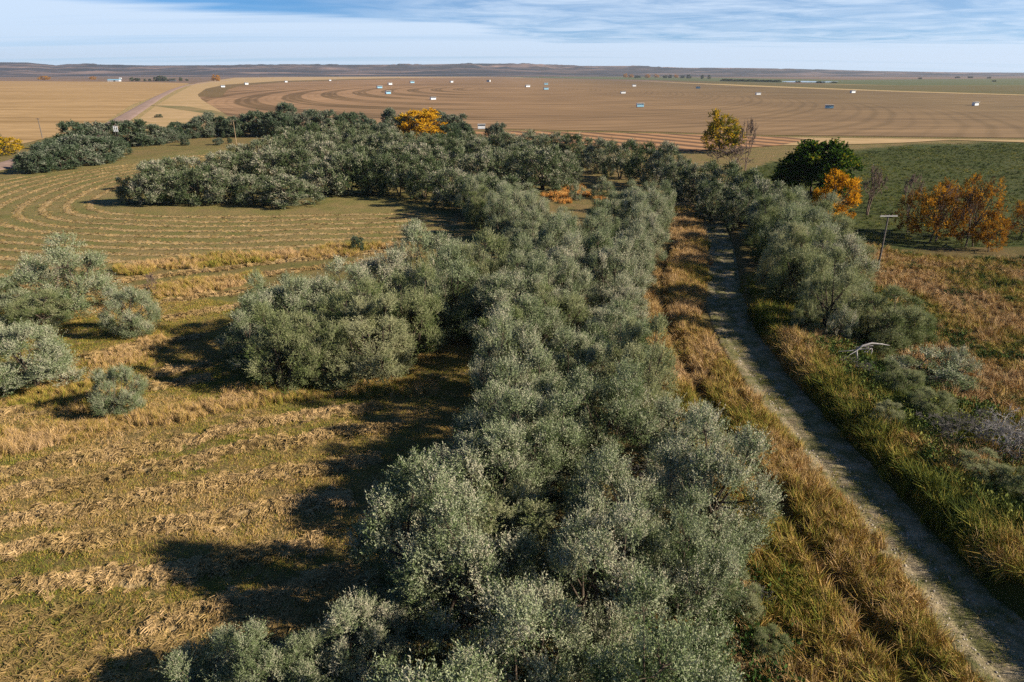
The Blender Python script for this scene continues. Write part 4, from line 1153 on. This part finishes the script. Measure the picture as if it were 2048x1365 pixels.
scatter('scattered_hay', K_HAY, x, y, size3(0.62, r, n, 0.5, 1.5) * np.array((1, 1, 0.35)), np.clip(0.40 + (fbm(x, y, 0.3) - 0.5) * 0.9, 0, 1), np.c_[r.normal(0, 0.12, (n, 2)), r.random(n) * 6.28], 'wisps of hay left scattered between the rows', 'hay')
SW = [(-300, 1260), (100, 1225), (300, 1215), (500, 1195), (720, 1120), (800, 1250), (300, 1360), (-300, 1500)]
x, y, u, v, r = spots(SW, 5.0, 40)
n = len(x)
tn = np.c_[r.normal(0, 0.15, n), r.normal(0, 0.15, n), 0.5 + (fbm(x, y, 0.15, 2) - 0.5) * 5 + r.normal(0, .3, n)]
scatter('flattened_hay', K_HAY, x, y, size3(0.9, r, n, 0.7, 1.4) * np.array((1, 1, 0.6)), np.clip(0.35 + (fbm(x, y, 0.3) - 0.5) * 0.9, 0, 1), tn, 'flattened loose hay spread over the near corner of the meadow', 'hay')

# rows of cut hay, each one its own heap of straw
M['haybed'] = field_mat('hay_bed', (0.42, 0.30, 0.15), (0.30, 0.21, 0.09), (1.2, 1.2, 1), 1.0, 0.2, (6, 6, 1))
def windrow(line, width, hgt, sp, ts, label, group, seed, wig=1.0, mid=0.55):
    line = soften(resample(line, 1.2), 3)
    tn = np.gradient(line, axis=0)
    tn /= np.linalg.norm(tn, axis=1)[:, None] + 1e-9
    nm = np.c_[tn[:, 1], -tn[:, 0]]
    s = np.array((-1, -0.55, 0, 0.55, 1))
    zz_ = np.array((-0.05, 0.62, 1, 0.62, -0.05)) * hgt
    wob_ = 0.65 + 0.7 * vn(line[:, 0], line[:, 1], 0.8)
    wob_ = 1 + (wob_ - 1) * wig
    jit = (vn(line[:, 0] + 9, line[:, 1], 0.45) - 0.5) * width * 0.9 * wig
    PX = line[:, 0][:, None] + nm[:, 0][:, None] * (s * width * 0.40 + jit[:, None])
    PY = line[:, 1][:, None] + nm[:, 1][:, None] * (s * width * 0.40 + jit[:, None])
    PZ = H(PX, PY) + 0.02 + zz_ * wob_[:, None] * 0.75
    ii = np.arange(PX.size).reshape(PX.shape)
    q = np.stack([ii[:-1, :-1], ii[:-1, 1:], ii[1:, 1:], ii[1:, :-1]], -1).reshape(-1, 4)
    r = np.random.default_rng(seed)
    ln = len(line) * 1.2
    n = int(ln * width / (sp * sp) * 1.15)
    k = r.random(n) * (len(line) - 1.001)
    i = k.astype(int)
    f = (k - i)[:, None]
    c = line[i] * (1 - f) + line[i + 1] * f
    lat = np.clip(r.normal(0, 0.34, n), -0.95, 0.95) * width + jit[i]
    x, y = c[:, 0] + nm[i, 0] * lat, c[:, 1] + nm[i, 1] * lat
    ang = np.arctan2(tn[i, 1], tn[i, 0]) + 0.5 + r.normal(0, 0.45, n)
    sz = size3(ts, r, n, 0.6, 1.3) * np.c_[np.ones(n), np.ones(n), np.full(n, hgt / 0.4)]
    turn = np.c_[r.normal(0, 0.28, n), r.normal(0, 0.28, n), ang]
    lift = hgt * 0.55 * np.clip(1 - (np.abs(lat - jit[i]) / (width * 0.5)) ** 2, 0, 1) * wob_[i]
    return scatter('hay_row', K_HAY, x, y, sz, np.clip(mid + (fbm(x, y, 0.35) - 0.5) * 0.8 + r.normal(0, 0.1, n), 0, 1), turn, label, 'hay row', group, (np.c_[PX.ravel(), PY.ravel(), PZ.ravel()], q, M['haybed']), zoff=lift)
near_rows = [
    [(-300, 1030), (0, 948), (145, 921), (290, 898), (414, 876), (621, 837), (760, 815)],
    [(-300, 1090), (0, 996), (166, 961), (373, 928), (518, 899), (700, 868), (800, 850)],
    [(-300, 1130), (0, 1044), (166, 1019), (311, 993), (455, 961), (580, 943), (760, 915)],
    [(-300, 1190), (0, 1108), (207, 1073), (406, 1046), (560, 1015), (700, 990)],
    [(-300, 1240), (0, 1182), (166, 1168), (319, 1148), (480, 1122), (640, 1085)],
    [(300, 1252), (455, 1214), (560, 1190), (700, 1140)]]
for i, px in enumerate(near_rows):
    windrow([P(*p) for p in px], 1.55, 0.34, 0.30, 0.80, 'loose row of tan cut hay in the near meadow, %s below the uncut grass strip' % nth(i), 'rows of cut hay in the near meadow', 500 + i)
mid_rows = [
    [(-200, 590), (250, 562), (500, 532), (820, 500)], [(-200, 622), (260, 580), (520, 552), (840, 512)],
    [(330, 606), (500, 582), (560, 570)], [(330, 640), (470, 612), (540, 600)], [(170, 720), (300, 690), (400, 680)], [(270, 760), (380, 735), (420, 726)], [(180, 790), (330, 770), (420, 752)], [(-200, 855), (0, 832), (110, 826)]]
for i, px in enumerate(mid_rows):
    windrow([P(*p) for p in px], 1.5, 0.28, 0.45, 0.95, 'thin row of cut hay in the middle meadow, %s below the brown grass line' % nth(i), 'rows of cut hay in the middle meadow', 540 + i)
inner = soften(resample([P(*p) for p in [(520, 322), (430, 332), (330, 346), (250, 366), (205, 387), (182, 402), (176, 412), (184, 422), (225, 428), (330, 434), (500, 436), (650, 432), (780, 428), (930, 424), (1050, 420)]], 2.0), 8)
FIELD = [(-900, 460), (-300, 372), (0, 356), (120, 350), (250, 330), (440, 297), (560, 300), (800, 418), (930, 440), (950, 470), (820, 486), (520, 514), (250, 538), (-300, 575), (-900, 620)]
tn = np.gradient(inner, axis=0)
tn /= np.linalg.norm(tn, axis=1)[:, None]
nm = np.c_[tn[:, 1], -tn[:, 0]]
if np.dot(nm[len(nm) // 3], np.array((-1.0, 0))) < 0:
    nm = -nm
for k in range(17):
    ln = inner + nm * (4.7 * k)
    u, v, _ = proj(ln[:, 0], ln[:, 1])
    ok = inpoly(u, v, FIELD)
    runs, cur = [], []
    for j in range(len(ln)):
        if ok[j]:
            cur.append(ln[j])
        else:
            if len(cur) > 8: runs.append(cur)
            cur = []
    if len(cur) > 8: runs.append(cur)
    for ri, run in enumerate(runs):
        windrow(run, 1.9, 0.055, 0.40, 0.52, 'curving row of cut hay looping round the wood tip, %s outward%s' % (nth(k), '' if ri == 0 else ', lower leg'), 'curving rows of cut hay', 600 + k * 3 + ri, 0.3, 0.42)

# ------------------------------------------------------------------ dead wood
# low growth on the damp ground
G_DAMP = 'low green shrubs in the damp weeds'
for it, vr, lb in (((1790, 815, 742, 90), 0, 'dark green shrub beside the bleached fallen branch'), ((1850, 862, 800, 90), 1, 'low green shrub between the fallen branch and the dark dead twigs'), ((1945, 1005, 942, 105), 0, 'round green shrub below the bleached dead bush'), ((2030, 1040, 962, 110), 1, 'green shrub cut by the picture edge below the dead bush'), ((1765, 885, 838, 66), 1, 'small green shrub in the yellow bank grass above the track'), ((1605, 695, 640, 66), 0, 'small dark shrub on the shaded verge below the trackside row')):
    plant_px(V_GREEN, *it, lb, G_DAMP, name='green_shrub', cat='shrub', var=vr)
plant_dead(1985, 935, 812, 150, 'bleached dead bush with bare curved limbs in the green weeds', 0)
plant_dead(1895, 925, 840, 120, 'dark tangle of dead twigs beside the bleached dead bush', 2)
plant_dead(1945, 900, 825, 120, 'dark bare brush behind the tangle of dead twigs', 2)
plant_dead(2045, 950, 850, 110, 'grey bare brush cut by the picture edge past the bleached dead bush', 2)
plant_dead(1700, 772, 735, 90, 'low dark brush under the bleached white fallen branch', 2)
plant_dead(1235, 1040, 925, 125, 'grey dead bush in the black gap of the long belt', 2)
plant_dead(850, 1255, 1130, 140, 'bare dead branches low on the meadow side of the long belt', 0)
def fallen(u, v, label):
    p = P(u, v)
    root = tag(empty('fallen_branch', (p[0], p[1], float(H(*p)))), label, 'dead branch')
    L1 = [((-0.1, 0, -0.1), (0.05, 0.1, 0.9), (0.25, 0.3, 1.75)), ]
    v_, q = tubes([(np.array(((0.05, 0.0, -0.1), (0.0, 0.05, 0.8), (-0.15, 0.15, 1.5), (0.5, 0.25, 1.95), (1.5, 0.4, 2.15), (2.6, 0.5, 2.0), (3.4, 0.5, 1.85))), [0.13, 0.12, 0.12, 0.11, 0.10, 0.075, 0.035])], 7)
    ob('trunk', make_mesh('trunk', v_, q, M['dead_wood'], None, True), root)
    r = np.random.default_rng(4)
    for i in range(11):
        a = np.array((r.uniform(-0.2, 1.6), 0.2, r.uniform(1.2, 2.0)))
        e = a + np.array((r.uniform(-2.2, -0.4), r.uniform(-0.9, 0.7), r.uniform(-0.9, 0.1)))
        v_, q = tubes([(np.array((a, (a + e) / 2 + r.normal(0, .14, 3), e)), [0.055, 0.04, 0.012])], 5)
        ob('limb', make_mesh('limb', v_, q, M['dead_wood'], None, True), root)
fallen(1708, 745, 'bleached white fallen branch lying below the green thicket')

# ------------------------------------------------------------------ poles and small works
def pole(u, vb, vt, label, wood, arm=2.6, arm_mat='white', r0=0.15):
    p = P(u, vb)
    h = z_at(p[1], vt) - float(H(*p))
    root = tag(empty('utility_pole', (p[0], p[1], float(H(*p))), rad(2)), label, 'utility pole')
    v_, q = tubes([(np.array(((0, 0, -0.3), (0.02, 0, h * 0.5), (0, 0, h))), [r0, r0 * 0.88, r0 * 0.72])], 10)
    ob('post', make_mesh('post', v_, q, M[wood], None, True), root)
    if arm:
        V, Fc = [], []
        box(V, Fc, (0, -r0 * 0.85, h - 0.25), (arm, 0.13, 0.16))
        a = ob('crossarm', make_mesh('crossarm', V, Fc, M[arm_mat]), root)
        for x in (-arm * 0.44, -arm * 0.2, arm * 0.2, arm * 0.44):
            v_, q = tubes([(np.array(((x, -r0 * .85, h - 0.18), (x, -r0 * .85, h - 0.10), (x, -r0 * .85, h + 0.04))), [0.03, 0.06, 0.045])], 8)
            ob('insulator', make_mesh('insulator', v_, q, M['porcelain'], None, True), a)
    return root
pole(1754, 545, 429, 'weathered utility pole with pale crossarm between thicket and rough grass', 'pole_wood', 2.7, 'arm_wood')
pole(85, 277, 237, 'grey utility pole standing in the tan field beyond the road', 'pole_wood', 1.9, 'pole_wood', 0.22)
pole(473, 288, 241, 'pale wooden pole at the meadow edge before the wood', 'pale_wood', 2.6, 'pole_wood', 0.13)

def rail_marker(u, v):
    p = P(u, v)
    root = tag(empty('road_marker', (p[0], p[1], 0.1), rad(8)), 'small white railed frame beside the road among dark trees', 'road marker')
    for x in (-0.85, 0.0, 0.85):
        V, Fc = [], []
        box(V, Fc, (x, 0, 1.0), (0.30, 0.12, 2.3))
        ob('post', make_mesh('post', V, Fc, M['white']), root)
    for z in (0.5, 1.5):
        V, Fc = [], []
        box(V, Fc, (0, 0.09, z), (2.1, 0.05, 0.18))
        ob('rail', make_mesh('rail', V, Fc, M['white']), root)
    zb = float(z_at(p[1], 265.0)) + 0.3
    root.location.z = zb
    root.scale = (0.8, 0.8, 1.0)
    # the frame stands on two tall legs above the road bank
    for x in (-0.5, 0.5):
        v_, q = tubes([(np.array(((x, 0.05, -zb), (x, 0.05, -zb * 0.5), (x, 0.05, 0.3))), [0.07, 0.07, 0.07])], 6)
        ob('leg', make_mesh('leg', v_, q, M['pole_wood'], None, True), root)
rail_marker(240, 302)

# ------------------------------------------------------------------ bee shelters in the round field
def shelter_meshes():
    out = []
    V, Fc = [], []
    box(V, Fc, (0, 0, 0.22), (6.0, 2.4, 0.16)); out.append(('floor', V, Fc, 'shade_inside'))
    V, Fc = [], []
    box(V, Fc, (0, 1.16, 1.45), (6.0, 0.08, 2.30)); out.append(('back_wall', V, Fc, 'white'))
    for s in (-1, 1):
        V, Fc = [], []
        box(V, Fc, (s * 2.96, 0, 1.45), (0.08, 2.24, 2.30)); out.append(('side_wall', V, Fc, 'white'))
    V, Fc = [], []
    box(V, Fc, (0, -1.08, 1.05), (5.84, 0.06, 1.50)); out.append(('front_panel', V, Fc, 'front'))
    V, Fc = [], []
    box(V, Fc, (0, -0.05, 2.72), (6.5, 3.0, 0.14)); out.append(('roof', V, Fc, 'white'))
    for s in (-1, 1):
        V, Fc = [], []
        box(V, Fc, (s * 1.9, 0, 0.07), (0.22, 2.7, 0.14)); out.append(('skid', V, Fc, 'pole_wood'))
    return out
SHM = {}
def shelter(u, v, wpx, hpx, rz, front, label):
    p = P(u, v + hpx * 0.5)
    _, _, zc_ = proj(*p)
    wm = wpx * zc_ / F
    face = abs(math.cos(rz)) * 6.2 + abs(math.sin(rz)) * 2.8
    k = wm / face * 0.92
    kz = hpx * zc_ / F / 2.85 * 0.95
    root = tag(empty('field_shelter', (p[0], p[1], 0.2), rz), label, 'field shelter', 'white box shelters standing in the round field')
    root.scale = (k, k, max(kz * 0.95, k * 0.8))
    for nm, V, Fc, mt in shelter_meshes():
        mt = front if mt == 'front' else mt
        key = (nm, mt, round(V[0][0], 2))
        if key not in SHM:
            SHM[key] = make_mesh(nm, V, Fc, M[mt])
        ob(nm, SHM[key], root)
sh = [(963, 254, 17, 11, 6, 'white', 'big white shelter just behind the dark trees of the wood'),
      (1280, 211, 17, 9, 12, 'dull_blue', 'blue fronted shelter with white end, the nearest in the middle field'),
      (1658, 214, 18, 8, -8, 'dull_blue', 'blue shelter beyond the large dark green tree'),
      (1950, 208.5, 18, 8, 32, 'white', 'slanting white shelter nearest the far side of the field'),
      (1705, 184, 14, 6, 30, 'white', 'slanting white shelter at the bleached far margin of the field'),
      (1516, 188, 12, 5.5, 15, 'white', 'white shelter alone in the field above the half bare yellow tree'),
      (1396, 175.5, 10, 5, -10, 'dull_blue', 'small dull blue shelter near the far margin'),
      (1246, 185.5, 12, 5, 18, 'white', 'white shelter behind the blue fronted one'),
      (1268, 171.5, 9, 5, 15, 'white', 'small white shelter farthest out behind the blue fronted one'),
      (1092, 177.5, 12, 5.5, 25, 'dull_blue', 'nearer shelter of the close pair in mid field'),
      (1092, 168, 10, 4.5, 20, 'dull_blue', 'farther shelter of the close pair in mid field'),
      (1055, 172.5, 12, 5, 40, 'white', 'low pale shelter beside the close pair'),
      (866, 197.5, 14, 6, 38, 'white', 'white shelter nearest to the wood in the ringed stubble'),
      (776, 185.5, 13, 7, 50, 'dull_blue', 'largest shelter of the three grouped among the rings'),
      (759, 174.5, 13, 6, 40, 'dull_blue', 'middle shelter of the three grouped among the rings'),
      (780, 168, 10, 5, 50, 'white', 'farthest shelter of the three grouped among the rings'),
      (824, 164.5, 11, 5, 45, 'dull_blue', 'shelter between the group of three and the lone far one'),
      (903, 163.7, 8, 4.5, 55, 'white', 'lone small far shelter past the group of three'),
      (977, 162.3, 9, 4.5, -30, 'white', 'small far shelter with a dark side below the windbreak'),
      (446, 173, 9, 5, 40, 'white', 'white shelter on the dark ring nearest the gravel road'),
      (493, 167.7, 8, 5, 55, 'white', 'second shelter along the dark ring from the gravel road'),
      (572, 163.5, 6, 4, 60, 'white', 'third shelter along the dark ring from the gravel road'),
      (660, 161, 5, 3.2, 60, 'white', 'tiny fourth shelter along the dark ring from the gravel road')]
for u, v, w_, h_, a_, f_, lb in sh:
    shelter(u, v, w_, h_, rad(a_), f_, lb)

# farm far off on the left
def barn(u, v, wpx, hpx, label, roofmat, wallmat, name='farm_building'):
    p = P(u, v)
    _, _, zc_ = proj(*p)
    w, h = wpx * zc_ / F, hpx * zc_ / F
    d = w * 0.45
    root = tag(empty(name, (p[0], p[1], 0.1), rad(5)), label, 'farm building')
    V, Fc = [], []
    box(V, Fc, (0, 0, h * 0.3), (w, d, h * 0.6))
    ob('wall', make_mesh('wall', V, Fc, M[wallmat]), root)
    V = [(-w * .53, -d * .56, h * .58), (w * .53, -d * .56, h * .58), (w * .53, d * .56, h * .58), (-w * .53, d * .56, h * .58), (-w * .53, 0, h), (w * .53, 0, h)]
    ob('roof', make_mesh('roof', V, [[0, 1, 5, 4], [3, 4, 5, 2], [0, 4, 3], [1, 2, 5], [0, 3, 2, 1]], M[roofmat]), root)
    V, Fc = [], []
    box(V, Fc, (w * .1, -d * .51, h * 0.22), (w * .16, 0.2, h * 0.42))
    ob('door', make_mesh('door', V, Fc, M['shade_inside']), root)
barn(229, 163.2, 22, 4.2, 'long farm shed with pale blue roof on the tan plain', 'dull_blue', 'white')
barn(241, 158.6, 4.5, 2.6, 'tiny white farm house behind the blue roofed shed', 'white', 'white')
barn(346, 163.3, 12, 2.6, 'low grey green farm shed among the dark farm trees', 'shade_inside', 'shade_inside')
for (u, w_) in ((781, 6), (858, 7), (880, 5), (896, 9), (939, 5)):
    barn(u, 152.4, w_, 2.0, 'tiny pale farmhouse in the far windbreak, %s from the road' % nth((781, 858, 880, 896, 939).index(u)), 'white', 'white', 'farm_house')

# ------------------------------------------------------------------ air
def haze():
    m = bpy.data.materials.new('haze')
    m.use_nodes = True
    t = m.node_tree
    t.nodes.clear()
    out = N(t, 'ShaderNodeOutputMaterial')
    v = N(t, 'ShaderNodeVolumePrincipled')
    v.inputs['Density'].default_value = HAZE
    v.inputs['Color'].default_value = (0.72, 0.82, 1.0, 1)
    v.inputs['Anisotropy'].default_value = 0.2
    L(t, v.outputs[0], out.inputs['Volume'])
    V, Fc = [], []
    box(V, Fc, (0, -500, 180), (33600, 30000, 380))
    tag(ob('haze', make_mesh('haze', V, Fc, m)), kind='stuff')
HAZE = 2.8e-5
haze()
